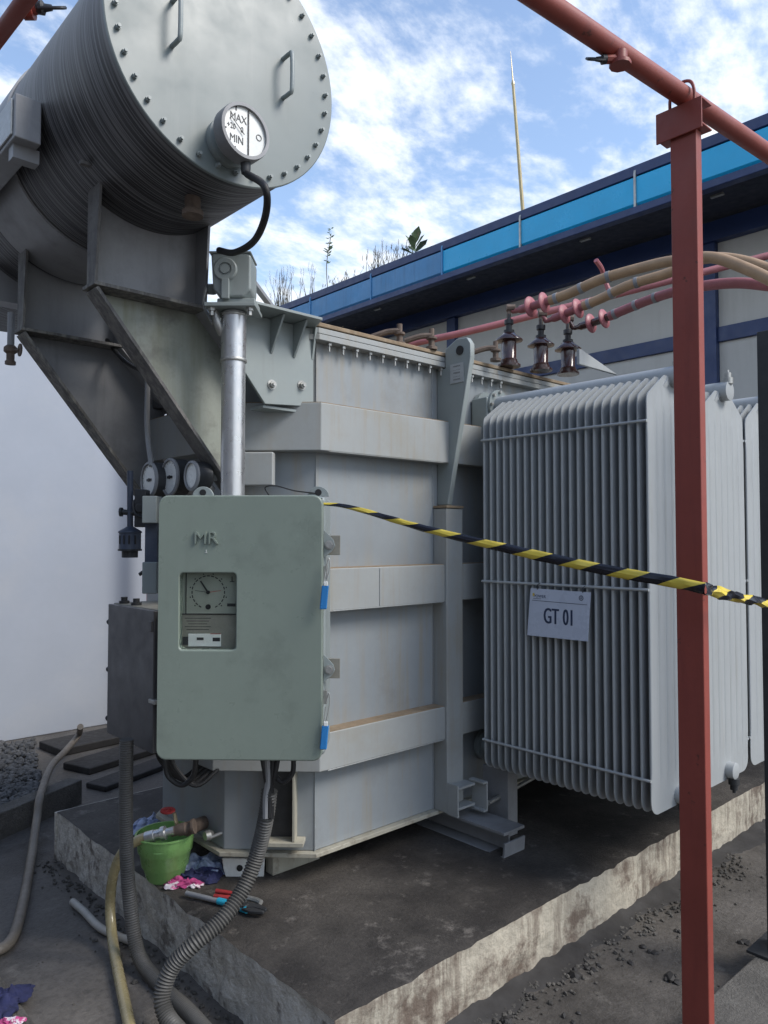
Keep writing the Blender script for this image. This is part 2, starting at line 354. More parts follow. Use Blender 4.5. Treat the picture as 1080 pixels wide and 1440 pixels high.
# ================================================================ SETTING
def sheet(name, pts, z, m):
    b = MB(); b.add([(x, y, z) for x, y in pts], [list(range(len(pts)))]); o = b.build(name, m); o['kind'] = 'structure'; return o
R_ = 600
sheet('ground', [(-R_, -R_), (R_, -R_), (R_, R_), (-R_, R_)], 0, FLOOR)

# plinth: grid mesh with crumbled arrises
PX0, PX1, PY0, PY1, PZ = 1.540, 6.0, 1.908, 4.40, .262
def plinth():
    st = .035
    def nz(p, s=1): return noise.fractal(V(p)*s, .8, 2.0, 4)
    top = MB(); nx = int((PX1-PX0)/st); ny = int((PY1-PY0)/st)
    def jit(x, y, z):
        # crumble near the two visible upper arrises
        d = min(x-PX0, y-PY0)
        n_ = nz((x, y, z), 7)
        w = max(0, 1-d/.05)
        zz = z-w*(.002+.018*max(0, n_)) * (1 if z > .15 else .2)
        c = .005*nz((x+9, y, z), 11)
        xx = x + (c+.006 if x-PX0 < .001 else 0); yy = y + (c+.006 if y-PY0 < .001 else 0)
        return V((xx, yy, zz))
    vs = [jit(PX0+(PX1-PX0)*i/nx, PY0+(PY1-PY0)*j/ny, PZ) for i in range(nx+1) for j in range(ny+1)]
    top.add(vs, [(i*(ny+1)+j, (i+1)*(ny+1)+j, (i+1)*(ny+1)+j+1, i*(ny+1)+j+1) for i in range(nx) for j in range(ny)])
    o = top.build('plinth_top', PLTOP); o['kind'] = 'structure'
    nzn = 8
    f = MB(); vs = []
    for i in range(nx+1):
        for k in range(nzn+1):
            z = -.02+(PZ+.02)*k/nzn; x = PX0+(PX1-PX0)*i/nx
            p = jit(x, PY0, z if k < nzn else PZ)
            if k < nzn: p.y = PY0+.010*nz((x+9, PY0, z), 9)+.006+(.02*max(0, nz((x, 3, z), 5)) if k < 3 else 0)
            vs.append(p)
    f.add(vs, [(i*(nzn+1)+k, (i+1)*(nzn+1)+k, (i+1)*(nzn+1)+k+1, i*(nzn+1)+k+1) for i in range(nx) for k in range(nzn)])
    o = f.build('plinth_side', PSIDE); o['kind'] = 'structure'
    g = MB(); vs = []
    for j in range(ny+1):
        for k in range(nzn+1):
            z = -.02+(PZ+.02)*k/nzn; y = PY0+(PY1-PY0)*j/ny
            p = jit(PX0, y, z if k < nzn else PZ)
            if k < nzn: p.x = PX0+.016*nz((PX0+9, y, z), 9)+.006+.012*max(0, nz((3, y, z), 12))
            vs.append(p)
    g.add(vs, [(j*(nzn+1)+k, (j+1)*(nzn+1)+k, (j+1)*(nzn+1)+k+1, j*(nzn+1)+k+1) for j in range(ny) for k in range(nzn)])
    g.ob((PX0, PY1, -.02), (PX1-PX0, 0, 0), (0, .02, 0), (0, 0, PZ+.015))
    o = g.build('plinth_side', PSIDL); o['kind'] = 'structure'
plinth()

# left: retaining kerb, gravel bed, dark trench slabs
def gp(px, py, z): return at(px, py, 'z', z)
a, b_ = gp(-40, 1160, .16), gp(116, 1096, .16)
kd = (b_-a).normalized(); kn = V((-kd.y, kd.x, 0))
kb = MB(); kb.ob((a.x-kd.x*.6, a.y-kd.y*.6, -.02), kd*((b_-a).length+.6), kn*.12, (0, 0, .18)); o = kb.build('kerb', KERB, bevel=.008); o['kind'] = 'structure'
gm = MB(); A1 = a-kd*.6+kn*.12; A2 = b_-kd*.25+kn*.12
A3 = gp(48, 1042, .1); gm.add([(A1.x, A1.y, .1), (A2.x, A2.y, .1), (A3.x, A3.y, .1), (A1.x-.9, 7.2, .1)], [(0, 1, 2, 3)])
o = gm.build('gravel_bed', GRAV); o['kind'] = 'structure'
st = MB()
def stone(b, c, r):
    t = (1+5**.5)/2; vs = [(-1, t, 0), (1, t, 0), (-1, -t, 0), (1, -t, 0), (0, -1, t), (0, 1, t), (0, -1, -t), (0, 1, -t), (t, 0, -1), (t, 0, 1), (-t, 0, -1), (-t, 0, 1)]
    fs = [(0, 11, 5), (0, 5, 1), (0, 1, 7), (0, 7, 10), (0, 10, 11), (1, 5, 9), (5, 11, 4), (11, 10, 2), (10, 7, 6), (7, 1, 8), (3, 9, 4), (3, 4, 2), (3, 2, 6), (3, 6, 8), (3, 8, 9), (4, 9, 5), (2, 4, 11), (6, 2, 10), (8, 6, 7), (9, 8, 1)]
    an = random.random()*6.28; sx_, sy_, sz_ = random.uniform(.6, 1.2), random.uniform(.5, 1), random.uniform(.4, .8)
    q = []
    for v in vs:
        w = V(v)/1.9*random.uniform(.75, 1.15); x, y, z = w.x*sx_*r, w.y*sy_*r, w.z*sz_*r
        q.append((c[0]+x*math.cos(an)-y*math.sin(an), c[1]+x*math.sin(an)+y*math.cos(an), c[2]+z))
    b.add(q, fs)
for i in range(2600):
    u, w = random.random(), random.random()
    p = (A1.lerp(A2, u)).lerp(V((A1.x-.9, 7.2, 0)).lerp(A3, u), w)
    stone(st, (p.x, p.y, .1+random.uniform(0, .035)), random.uniform(.018, .045))
tag(st.build('gravel', GRAV, sharp=10, kind='stuff'), 'loose grey gravel between the white wall and the kerb', 'gravel')
db = MB()
for i in range(700):
    x = random.uniform(1.75, 4.4); y = PY0-abs(random.gauss(0, .09))-.01
    stone(db, (x, y, .004), random.uniform(.004, .016))
for i in range(260):
    y = random.uniform(1.8, 4.4); stone(db, (PX0-abs(random.gauss(0, .07))-.01, y, .004), random.uniform(.004, .016))
for i in range(160):
    stone(db, (random.uniform(.9, 3.4), random.uniform(.9, 3.6), .002), random.uniform(.003, .008))
tag(db.build('rubble', KERB, sharp=10, kind='stuff'), 'crumbs of broken concrete along the foot of the plinth', 'rubble')
dc_ = MB()
for i in range(26):
    x = random.uniform(1.9, 3.6); y = PY0-random.uniform(.08, .75); k_ = random.uniform(.012, .04)
    for j in range(3): stone(dc_, (x+random.gauss(0, .02), y+random.gauss(0, .02), .002), k_*random.uniform(.5, 1))
for i in range(0):
    y = random.uniform(2.2, 4.2); x = PX0-random.uniform(.03, .4); stone(dc_, (x, y, .002), random.uniform(.008, .025))
tag(dc_.build('dirt_clods', SLEEPER, sharp=20, kind='stuff'), 'dark clods of oily dirt scattered on the floor by the plinth', 'dirt')
mo = MB(); NR = 7
for i in range(221):
    x = 1.5+i*.018; w = .05+.11*max(0, .45+noise.fractal(V((x*3.1, 0, 0)), 1, 2, 5))
    for k in range(NR):
        t = k/(NR-1); yy = PY0+.012-w*t; h = .030*(1-t)**1.6+.012*noise.fractal(V((x*14, yy*14, 2)), .9, 2, 4)*(1-t)+(.003 if k < NR-1 else -.004)
        mo.v.append(V((x, yy, h)))
for i in range(220):
    for k in range(NR-1): a_ = i*NR+k; mo.f.append([a_, a_+1, a_+NR+1, a_+NR])
o = mo.build('dirt_bank', SLEEPER); o['kind'] = 'structure'
for i, (p0, p1, w) in enumerate((((52, 1042), (210, 1010), .42), ((85, 1070), (215, 1032), .34), ((118, 1096), (215, 1062), .22))):
    q0, q1 = gp(*p0, .06), gp(*p1, .06); d = (q1-q0).normalized(); nrm = V((-d.y, d.x, 0))
    s_ = MB(); s_.ob(V((q0.x, q0.y, .0))-nrm*w, d*((q1-q0).length+.5), nrm*w*.92, (0, 0, .065-.012*i)); 
    tag(s_.build('trench_cover', SLEEPER, bevel=.01), ('dark oily trench cover slab nearest the white wall', 'middle dark trench cover slab beside the gravel', 'dark trench cover slab nearest the plinth')[i], 'trench cover', 'trench cover slabs')
# right foreground slab under the grey post
q = [at(998, 1400, 'z', .1), at(1060, 1345, 'z', .1)]
d = (q[1]-q[0]).normalized(); nn = V((d.y, -d.x, 0))
cb = MB(); cb.ob(V((q[0].x, q[0].y, 0))-d*1.0, d*3.2, nn*1.2, (0, 0, .1)); o = cb.build('kerb', KERB, bevel=.01); o['kind'] = 'structure'

e0, e1 = at(-2, 1367, 'z', .03), at(52, 1442, 'z', .03)
d = (e1-e0).normalized(); nn = V((-d.y, d.x, 0))
if nn.dot(RT) > 0: nn = -nn
cb = MB(); cb.ob(V((e0.x, e0.y, -.01))-d*.25, d*1.2, nn*.8, (0, 0, .04)); o = cb.build('kerb', KERB, bevel=.01); o['kind'] = 'structure'
# white fire wall behind
w = MB(); w.bx(-1.6, 6.3, 7.22, 7.47, 0, 4.0)
wl = w.build('fire_wall', WALLW, bevel=.01); tag(wl, 'tall plain white rendered wall standing behind the transformer', 'wall')
cw = MB(); cw.bx(-1.65, 6.35, 7.19, 7.50, 4.0, 4.06); cw.build('coping', KERB, wl)

# unseen building added behind the camera to block sky light from that side
ws = thing('sky_blocker', (-3.2, 2, 0), 'unseen grey building added behind the viewer to block sky light', 'building')
m_ = MB(); m_.bx(-9, -3.2, -7, 9, 0, 4.6); m_.build('wall', SKYBLK, ws, bevel=.01)
m_ = MB(); m_.prism([(-2.7, -7.4, 4.61), (-9.5, -7.4, 5.7), (-9.5, -7.4, 5.78), (-2.7, -7.4, 4.69)], (0, 16.8, 0)); m_.build('roof', NAVY, ws)
for y in (-5, -1.6, 1.8, 5.2):
    m_ = MB(); m_.bx(-3.2, -3.17, y, y+1.6, 1.1, 2.5); m_.build('window', NAVY, ws, bevel=.004)
# building
bd = thing('building', (7.6, 4, 0), 'low building with navy steel frame, pale panels and blue gutter', 'building')
cols_y = [-1.2, 3.33, 6.85, 10.4]
railz = [(3.78, 3.93), (1.9, 2.05)]
for k in range(3):
    for (z0, z1) in ((0, 1.9), (2.05, 3.78), (3.93, 4.8)):
        m_ = MB(); m_.bx(7.60, 7.75, cols_y[k]+.075, cols_y[k+1]-.075, z0, z1); m_.build('wall_panel', PANEL, bd, bevel=.004)
for y in cols_y:
    m_ = MB(); m_.bx(7.53, 7.70, y-.075, y+.075, 0, 4.795); m_.build('column', NAVY, bd, bevel=.004)
for z0, z1 in railz:
    for k in range(3):
        m_ = MB(); m_.bx(7.565, 7.65, cols_y[k]+.078, cols_y[k+1]-.078, z0, z1); m_.build('rail', NAVY, bd, bevel=.004)
m_ = MB(); m_.bx(7.50, 7.72, -1.3, 10.5, 4.80, 5.0); m_.build('eaves_beam', NAVY, bd, bevel=.004)
m_ = MB(); m_.prism([(6.66, -1.3, 4.97), (7.9, -1.3, 5.05), (7.9, -1.3, 5.09), (6.66, -1.3, 5.01)], (0, 11.9, 0)); m_.build('soffit', SOFF, bd)
m_ = MB(); m_.prism([(6.70, -1.3, 5.30), (14, -1.3, 5.75), (14, -1.3, 5.80), (6.70, -1.3, 5.35)], (0, 11.9, 0)); m_.build('roof', NAVY, bd)
joints = [at(x, 330, 'x', 6.64).y for x in (440, 525, 625, 735, 897)]
ys = [10.6]+[9.6]+joints+[joints[-1]-(joints[-2]-joints[-1]), joints[-1]-2*(joints[-2]-joints[-1])]
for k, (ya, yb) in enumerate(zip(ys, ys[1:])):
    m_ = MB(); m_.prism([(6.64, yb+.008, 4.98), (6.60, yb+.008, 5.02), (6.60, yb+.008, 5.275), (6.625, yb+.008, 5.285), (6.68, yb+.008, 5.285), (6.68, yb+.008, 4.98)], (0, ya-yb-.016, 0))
    f_ = m_.build('fascia_panel', FAS1 if k >= 4 else FAS2, bd, bevel=.004, label='bright cyan fascia panel' if k >= 4 else 'dull blue fascia panel')
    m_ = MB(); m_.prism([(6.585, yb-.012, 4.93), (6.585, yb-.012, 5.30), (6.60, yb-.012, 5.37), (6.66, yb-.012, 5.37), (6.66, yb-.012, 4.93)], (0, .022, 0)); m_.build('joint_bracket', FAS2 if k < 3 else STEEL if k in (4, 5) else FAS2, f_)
m_ = MB(); m_.bx(6.56, 6.66, -1.3, 10.6, 4.90, 4.975); m_.build('gutter', NAVY, bd, bevel=.01)
m_ = MB(); m_.bx(6.594, 6.70, -1.3, 10.6, 5.29, 5.39); m_.build('roof_trim', NAVY, bd, bevel=.006)
for y in (7.6, 5.9, 4.3, 2.9):
    m_ = MB(); m_.bx(6.9, 6.94, y, y+.12, 4.968, 4.986); m_.build('soffit_vent', STEEL, bd)
# bird nest like bundle under the eaves
p = at(487, 452, 'x', 7.3)
nb = MB()
for i in range(40):
    a = V((random.gauss(0, .16), random.gauss(0, .25), random.gauss(0, .04))); nb.tube([p+a, p+a+V((random.uniform(-.1, .1), random.uniform(-.3, .3), random.uniform(-.12, .12)))], .009, 5, 3)
tag(nb.build('stick_bundle', BAMB, kind='stuff'), 'bundle of brown sticks under the far end of the eaves', 'sticks')
# lightning rod
p0, p1 = at(736, 302, 'x', 6.72), at(718, 72, 'x', 6.72)
p0.z = 5.36
lr = thing('lightning_rod', p0, 'thin pale lightning rod rising above the cyan gutter', 'rod')
m_ = MB(); m_.cyl(p0, p0.lerp(p1, .8), .022, .016, 8); m_.build('pole', BAMB, lr)
m_ = MB(); m_.cyl(p0.lerp(p1, .8), p1, .010, .002, 8); m_.lathe(p0.lerp(p1, .8), p1-p0, [(.016, -.02), (.022, 0), (.012, .04)], 8); m_.build('tip', BRASS, lr)

# roof plants
def blade(b, p, h, lean, w=.01, segs=5):
    p = V(p); d = V((lean.x, lean.y, 0)); side = V((-.68, .73, 0))*w
    vs = []; fs = []
    for i in range(segs+1):
        t = i/segs; c = p+Z*h*t*(1-.1*t)+d*t*t; ww = side*(1-t*.9); vs += [c-ww, c+ww]
    for i in range(segs): fs.append((2*i, 2*i+1, 2*i+3, 2*i+2))
    b.add(vs, fs)
def roofp(px, py): q = at(px, py, 'x', 6.68); q.z = 5.36; return q
def grass(pxs, hmin, hmax, n, name, label, spread=.12, heads=True):
    q = roofp(pxs, 400); b = MB()
    t = thing(name, q, label, 'grass clump', 'weeds in the roof gutter')
    for i in range(n):
        base = q+V((random.uniform(-.03, .03), random.gauss(0, spread), 0)); ln = V((random.uniform(-.1, .1), random.uniform(-.22, .22), 0)); h = random.uniform(hmin, hmax)
        blade(b, base, h, ln, .0045)
        if heads:
            for j in range(4): blade(b, base+Z*h*(.75+.05*j)+ln*.7, .05, V((random.uniform(-.03, .03), random.uniform(-.05, .05), 0)), .003, 2)
    b.build('blade', STALK, t, kind='stuff')
grass(395, .3, .75, 40, 'grass_clump', 'dense clump of dry roof grass right above the grey bracket')
grass(432, .2, .62, 12, 'grass_clump', 'sparse bent dry grass stems just right of the dense clump')
grass(530, .1, .42, 34, 'grass_clump', 'low wiry weed clump on the gutter left of the leafy plant', .09)
grass(480, .04, .2, 26, 'grass_clump', 'very short weed tuft right of the tall feathery weed', .16)
grass(565, .1, .34, 34, 'grass_clump', 'thin weeds crowded round the foot of the leafy plant', .14)
q = roofp(461, 395); t = thing('tall_weed', q, 'tall single weed stalk with feathery top on the roof edge', 'weed', 'weeds in the roof gutter')
b = MB(); b.tube([q, q+V((0, .03, .4)), q+V((0, -.06, .78))], .006, 5); b.build('stem', STALK, t)
b = MB()
for i in range(46):
    h = random.uniform(.42, .92); c = q+V((0, .03-.1*(h-.4)/.5, h)); a = random.uniform(0, 6.28); l = random.uniform(.03, .10)*(1.3-h)
    e = c+V((math.cos(a)*l, math.sin(a)*l*1.8, l*.7)); s_ = V((0, .012, .014)); b.add([c, c.lerp(e, .5)+s_, e, c.lerp(e, .5)-s_], [(0, 1, 2, 3)])
b.build('leaf', LEAF, t, kind='stuff')
q = roofp(583, 355); t = thing('leafy_plant', q, 'broad leaved green plant growing from the roof gutter', 'plant', 'weeds in the roof gutter')
for i in range(9):
    a = i*2.4; el = .35+.1*i; l = .26; d = V((math.cos(a)*math.cos(el)*.6, math.sin(a)*math.cos(el), math.sin(el)))
    s_ = d.cross(Z).normalized()*.055; b = MB(); base = q+Z*(.03+.02*i)
    pts = [base, base+d*l*.3+s_*.7, base+d*l*.65+s_, base+d*l-Z*.02, base+d*l*.65-s_, base+d*l*.3-s_*.7]
    b.add(pts+[base+d*l*.5+Z*.02], [(0, 1, 6), (1, 2, 6), (2, 3, 6), (3, 4, 6), (4, 5, 6), (5, 0, 6)]); b.build('leaf', LEAF, t)

# ================================================================ TRANSFORMER TANK
TX0, TX1, TY0, TY1, TZ0, TZ1 = 1.79, 5.6, 2.72, 3.9, .383, 2.70
def outline(off=0, x1=TX1, back=True):
    # off: outward offset; chamfered end at low x
    c = .29; k = off*math.tan(math.radians(22.5))
    x0, y0, y1 = TX0-off, TY0-off, TY1+off
    return [(x1, y0), (TX0+c-k, y0), (x0, TY0+c-k), (x0, TY1-c+k), (TX0+c-k, y1), (x1, y1)]
def slab(off, z0, z1, x1=TX1): return MB().prism([(x, y, z0) for x, y in outline(off, x1)], (0, 0, z1-z0))
tank = thing('transformer_tank', (3.4, 3.3, PZ), 'large blue grey chamfered transformer tank standing on the concrete plinth', 'transformer')
slab(0, TZ0+.02, TZ1).build('tank_wall', TANK, tank, bevel=.006)
slab(.03, TZ0, TZ0+.02, TX1+.03).build('bottom_flange', CREAM, tank, bevel=.003, label='cream dusty bottom flange')
slab(.055, 2.695, 2.722, TX1+.05).build('rim_flange', BAND, tank, bevel=.003)
slab(.048, 2.726, 2.752, TX1+.05).build('cover', BAND, tank, bevel=.003)
slab(.050, 2.756, 2.776, TX1+.03).build('cover', LEDGE, tank, bevel=.004, label='dusty top plate of the cover')
for z0, z1, off in ((2.19, 2.405, .085), (1.475, 1.665, .08), (.775, .94, .08)):
    bnd = slab(off, z0, z1).build('stiffener_band', BAND, tank, bevel=.005)
    slab(off-.004, z1, z1+.003).build('silt_layer', LEDGE, bnd)
# pillars
for i, x in enumerate((2.85, 4.4)):
    m_ = MB(); m_.bx(x, x+.125, TY0-.095, TY0, TZ0+.02, 1.955); pl = m_.build('pillar', BAND, tank, bevel=.005)
    m_ = MB(); m_.bx(x-.004, x+.129, TY0-.10, TY0, 1.957, 1.97); m_.build('pillar_cap', LEDGE, pl, bevel=.002)
    # lifting lug: plate standing square to the wall
    y0 = TY0
    pt = [(x+.03, y0, 1.972), (x+.03, y0-.075, 1.972), (x+.03, y0-.235, 2.72), (x+.03, y0-.235, 2.79), (x+.03, y0-.21, 2.825), (x+.03, y0-.14, 2.83), (x+.03, y0-.06, 2.79), (x+.03, y0-.06, 2.69), (x+.03, y0, 2.69)]
    m_ = MB(); m_.prism(pt, (.035, 0, 0)); lg = m_.build('lifting_lug', GREY, tank, bevel=.006)
    m_ = MB(); m_.lathe((x+.029, y0-.165, 2.765), X, [(.024, -.004), (.024, .002)], 18); m_.build('lifting_eye', DARK, lg)
    if i == 0:
        m_ = MB(); m_.bx(x+.026, x+.0295, y0-.19, y0-.10, 2.60, 2.70); pt_ = m_.build('caution_plate', TAGW, lg)
        for k in range(5): text('- - - - -' if k % 2 else '=====', .018, (x+.0255, y0-.145, 2.685-.017*k), -Y, INK, lg, 'fine_print', ext=.0002, wide=.9)
# jacking pads at pillar foot
m_ = MB()
m_.bx(2.862, 2.985, 2.555, 2.625, .535, .547); m_.bx(2.862, 2.985, 2.555, 2.625, .435, .447); m_.bx(2.850, 2.861, 2.555, 2.625, .40, .56)
m_.build('jacking_pad', BAND, tank, bevel=.002)
m_ = MB(); m_.bx(3.010, 3.020, 2.50, 2.60, .41, .56); m_.bx(2.985, 3.010, 2.50, 2.60, .55, .56); m_.bx(2.985, 3.010, 2.50, 2.60, .41, .42)
m_.build('towing_bracket', BAND, tank, bevel=.002)
# cover bolts along the rim
def bolt(b, p, ax, r=.011, h=.012, n=6): b.lathe(p, ax, [(r*.98, 0), (r, h)], n)
for i in range(16):
    x = 2.13+.083*i
    m_ = MB(); m_.lathe((x, TY0-.032, 2.694), -Z, [(.013, 0), (.013, .012)], 6); m_.cyl((x, TY0-.032, 2.682), (x, TY0-.032, 2.655), .006, n=8); m_.build('rim_bolt', STEEL, tank)
for i in range(4):
    c = V((2.08, 2.72, 0)).lerp(V((1.79, 3.01, 0)), (i+.5)/4)+V((-.022, -.022, 0))
    m_ = MB(); m_.lathe((c.x, c.y, 2.694), -Z, [(.013, 0), (.013, .012)], 6); m_.cyl((c.x, c.y, 2.682), (c.x, c.y, 2.655), .006, n=8); m_.build('rim_bolt', STEEL, tank)
# weld seam at chamfer, small boxes on the chamfer
dch = V((.7071, -.7071, 0)); nch = V((-.7071, -.7071, 0)); cc = V((1.79, 3.01, 0))
m_ = MB(); m_.ob(cc+dch*.0+nch*.081+Z*2.03, dch*.24, nch*.05, Z*.15); m_.build('stub_box', BAND, tank, bevel=.008)
# channel frame low on the chamfer
m_ = MB()
m_.ob(cc+dch*.20+nch*.002+Z*.47, dch*.012, nch*.07, Z*.30); m_.ob(cc+dch*.32+nch*.002+Z*.47, dch*.012, nch*.07, Z*.30); m_.ob(cc+dch*.17+nch*.002+Z*.45, dch*.20, nch*.08, Z*.018)
m_.build('cable_channel', CREAM, tank, bevel=.002)
m_ = MB(); m_.ob(cc+dch*.214+nch*.002+Z*.47, dch*.104, nch*.01, Z*.30); m_.build('channel_back', DARKM, tank)
# skid beams (I section, curved toe)
for x in (2.91,):
    m_ = MB(); y0, y1 = 2.31, 3.9
    m_.bx(x, x+.16, y0, y1, .365, .38); m_.bx(x+.074, x+.086, y0+.03, y1, .27, .365)
    m_.bx(x, x+.16, y0+.1, y1, .264, .25)
    pr = [(x, y0+.1, .264), (x, y0+.03, .24), (x, y0, .262), (x, y0-.005, .33), (x, y0+.006, .33), (x, y0+.012, .27), (x, y0+.04, .252), (x, y0+.1, .25)]
    m_.prism(pr, (.16, 0, 0))
    m_.build('skid_beam', SOOTY, tank, bevel=.002)
for x in (2.1, 4.6):
    m_ = MB(); m_.bx(x, x+.16, 2.95, 3.9, .264, .38); m_.build('skid_beam', SOOTY, tank, bevel=.002)
# pulling lug under near corner
pts = [(aD(312, 1207, 3.42)), (aD(372, 1208, 3.42)), (aD(370, 1240, 3.42)), (aD(352, 1246, 3.42)), (aD(330, 1246, 3.42)), (aD(318, 1236, 3.42)), (aD(314, 1222, 3.42))]
m_ = MB(); m_.prism(pts, FW*.018); pg = m_.build('pulling_lug', DIAL, tank, bevel=.003)
m_ = MB(); m_.lathe(aD(337, 1221, 3.416), FW, [(.014, -.001), (.014, .004)], 16); m_.build('lug_hole', DARK, pg)
m_ = MB(); m_.bx(1.98, 2.25, 2.90, 2.96, .264, .382); m_.build('base_rail', CREAM, tank, bevel=.004, label='dusty cream rail under the near edge')
def weld(p, q, m, parent, r_=.005):
    p, q = V(p), V(q); n_ = max(2, int((q-p).length/.012)); b = MB()
    b.tube([p.lerp(q, i/n_) for i in range(n_+1)], lambda i_, m__: r_*(1 if i_ % 2 else .65), 6, smooth=False); return b.build('weld_bead', m, parent)
for z0, z1 in ((.40, .775), (.94, 1.475), (1.665, 2.19), (2.405, 2.69)):
    weld((2.08, 2.7195, z0), (2.08, 2.7195, z1), TANK, tank, .004); weld((2.845, 2.719, z0), (2.845, 2.719, z1), TANK, tank, .004)
for z in (.775, 1.475, 2.19): weld((2.09, 2.6385-.0, z), (2.84, 2.6385, z), BAND, tank, .003)
weld((2.40, 2.6385, 1.48), (2.40, 2.6385, 1.66), BAND, tank, .003)
# second end of cover: small lug plate by bushings
p = at(815, 512, 'z', 2.80)
m_ = MB(); m_.prism([p, p+V((.42, 0, 0)), p+V((.02, 0, .09)), p+V((0, 0, .09))], (0, .02, 0)); m_.build('gusset_plate', RAD, tank, bevel=.003)

# ================================================================ CONSERVATOR
CX, CZ, CR, CY0, CY1 = 1.313, 3.449, .441, 2.20, 4.75
con = thing('conservator', (CX, 3.3, 2.7), 'large sooty horizontal oil drum on slanting arms above the tank', 'oil tank')
m_ = MB(); m_.lathe((CX, CY0+.014, CZ), Y, [(CR-.012, 0), (CR-.012, CY1-CY0)], 96); m_.build('drum', DRUM, con)
m_ = MB(); m_.lathe((CX, CY0+.012, CZ), -Y, [(CR, 0), (CR, .010), (CR-.003, .012)], 96); ep = m_.build('end_plate', DPLATE, con, sharp=30)
m_ = MB(); m_.lathe((CX, 3.19, CZ), Y, [(CR-.011, -.002), (CR-.003, 0), (CR-.003, .40), (CR-.011, .402)], 96, cap=False); m_.build('drum_band', SOOTY, con)
for i in range(36):
    a = 2*math.pi*(i+.3)/36; c = V((CX+math.cos(a)*(CR-.035), CY0-.0005, CZ+math.sin(a)*(CR-.035)))
    b = MB(); b.lathe(c, -Y, [(.009, 0), (.009, .010), (.006, .010), (.006, .018)], 6); b.build('bolt', GREY, ep)
for (ax_, ay_, az2) in (((242, 65, 0), (242, 2, 0), 0), ((398, 138, 0), (402, 85, 0), 0)):
    p = at(ax_[0], ax_[1], 'y', CY0); q = at(ay_[0], ay_[1], 'y', CY0); q.x = p.x
    b = MB(); b.tube([p, p-Y*.04, p-Y*.055+Z*.012, q-Y*.055-Z*.012, q-Y*.04, q], .008, 10, 4); b.build('handle', GREY, ep)
# saddle legs: channels open to the front
for i, (yw, mt) in enumerate(((2.80, SOOTY), (3.62, SOOTY))):
    x0, x1, zb = 1.075, 1.512, 2.74
    zt = lambda x: CZ-math.sqrt((CR-.014)**2-(x-CX)**2)+.004
    n_ = 10; arc = [(x0+(x1-x0)*k/n_, yw, zt(x0+(x1-x0)*k/n_)) for k in range(n_+1)]
    m_ = MB(); m_.prism([(x0-.006, yw, zb), (x1+.006, yw, zb), (x1+.006, yw, arc[-1][2])]+arc[::-1]+[(x0-.006, yw, arc[0][2])], (0, .012, 0)); lg = m_.build('saddle_leg', mt, con)
    m_ = MB(); m_.prism([(x0-.012, yw, zb), (x0-.012, yw-.075, zb), (x0-.012, yw-.115, zt(x0)+.05), (x0-.012, yw, zt(x0)+.05)], (.012, 0, 0)); m_.build('flange', CRUST, lg, bevel=.002)
    m_ = MB(); m_.prism([(x1, yw, zb), (x1, yw-.075, zb), (x1, yw-.10, zt(x1)-.0), (x1, yw, zt(x1)-.0)], (.012, 0, 0)); m_.build('flange', mt, lg, bevel=.002)
    m_ = MB(); m_.bx(x0-.02, x1+.02, yw-.09, yw+.02, zb-.012, zb+.002); m_.build('joint_plate', CRUST, lg, bevel=.002)
    if i == 0: m_ = MB(); m_.bx(x0-.09, x0+.02, yw-.14, yw-.12, zt(x0)+.035, zt(x0)+.047); m_.build('pad_plate', CRUST, lg)
    # arm
    am = LICH if i == 0 else SOOTY
    A_, B_ = (1.075, 2.727), (1.512, 2.727)
    xe = 1.98 if i == 0 else 1.80
    lowz = lambda x: 2.715-1.275*(x-1.10)
    hiz = lambda x: 2.727-1.05*(x-1.512)
    poly = [(A_[0], yw, A_[1]), (B_[0], yw, B_[1]), (xe, yw, hiz(xe)), (xe, yw, lowz(xe)), (1.10, yw, 2.69)]
    if i == 0: poly = [(A_[0], yw, A_[1]), (B_[0], yw, B_[1]), (1.70, yw, hiz(1.70)), (1.70, yw, lowz(1.66)-.02), (1.66, yw, lowz(1.66)), (1.09, yw, 2.70)]
    else: poly = [(A_[0], yw, A_[1]), (B_[0], yw, B_[1]), (1.785, yw, hiz(1.785)), (1.785, yw, lowz(1.785)), (1.09, yw, 2.70)]
    m_ = MB(); m_.prism(poly, (0, .012, 0)); ar = m_.build('support_arm', am, con)
    xl = 1.66 if i == 0 else 1.785
    d_ = V((xl-1.075, 0, lowz(xl)-2.727)); nrm = V((-d_.z, 0, d_.x)).normalized()
    if nrm.x > 0: nrm = -nrm
    m_ = MB(); m_.ob((1.075, yw-.085, 2.727), d_, (0, .097, 0), nrm*.014); m_.build('flange', CRUST, ar, bevel=.002)
    m_ = MB(); m_.ob((1.512, yw-.085, 2.727), (poly[2][0]-1.512, 0, poly[2][2]-2.727), (0, .097, 0), V((.7, 0, .7))*.012); m_.build('flange', SOOTY, ar, bevel=.002)
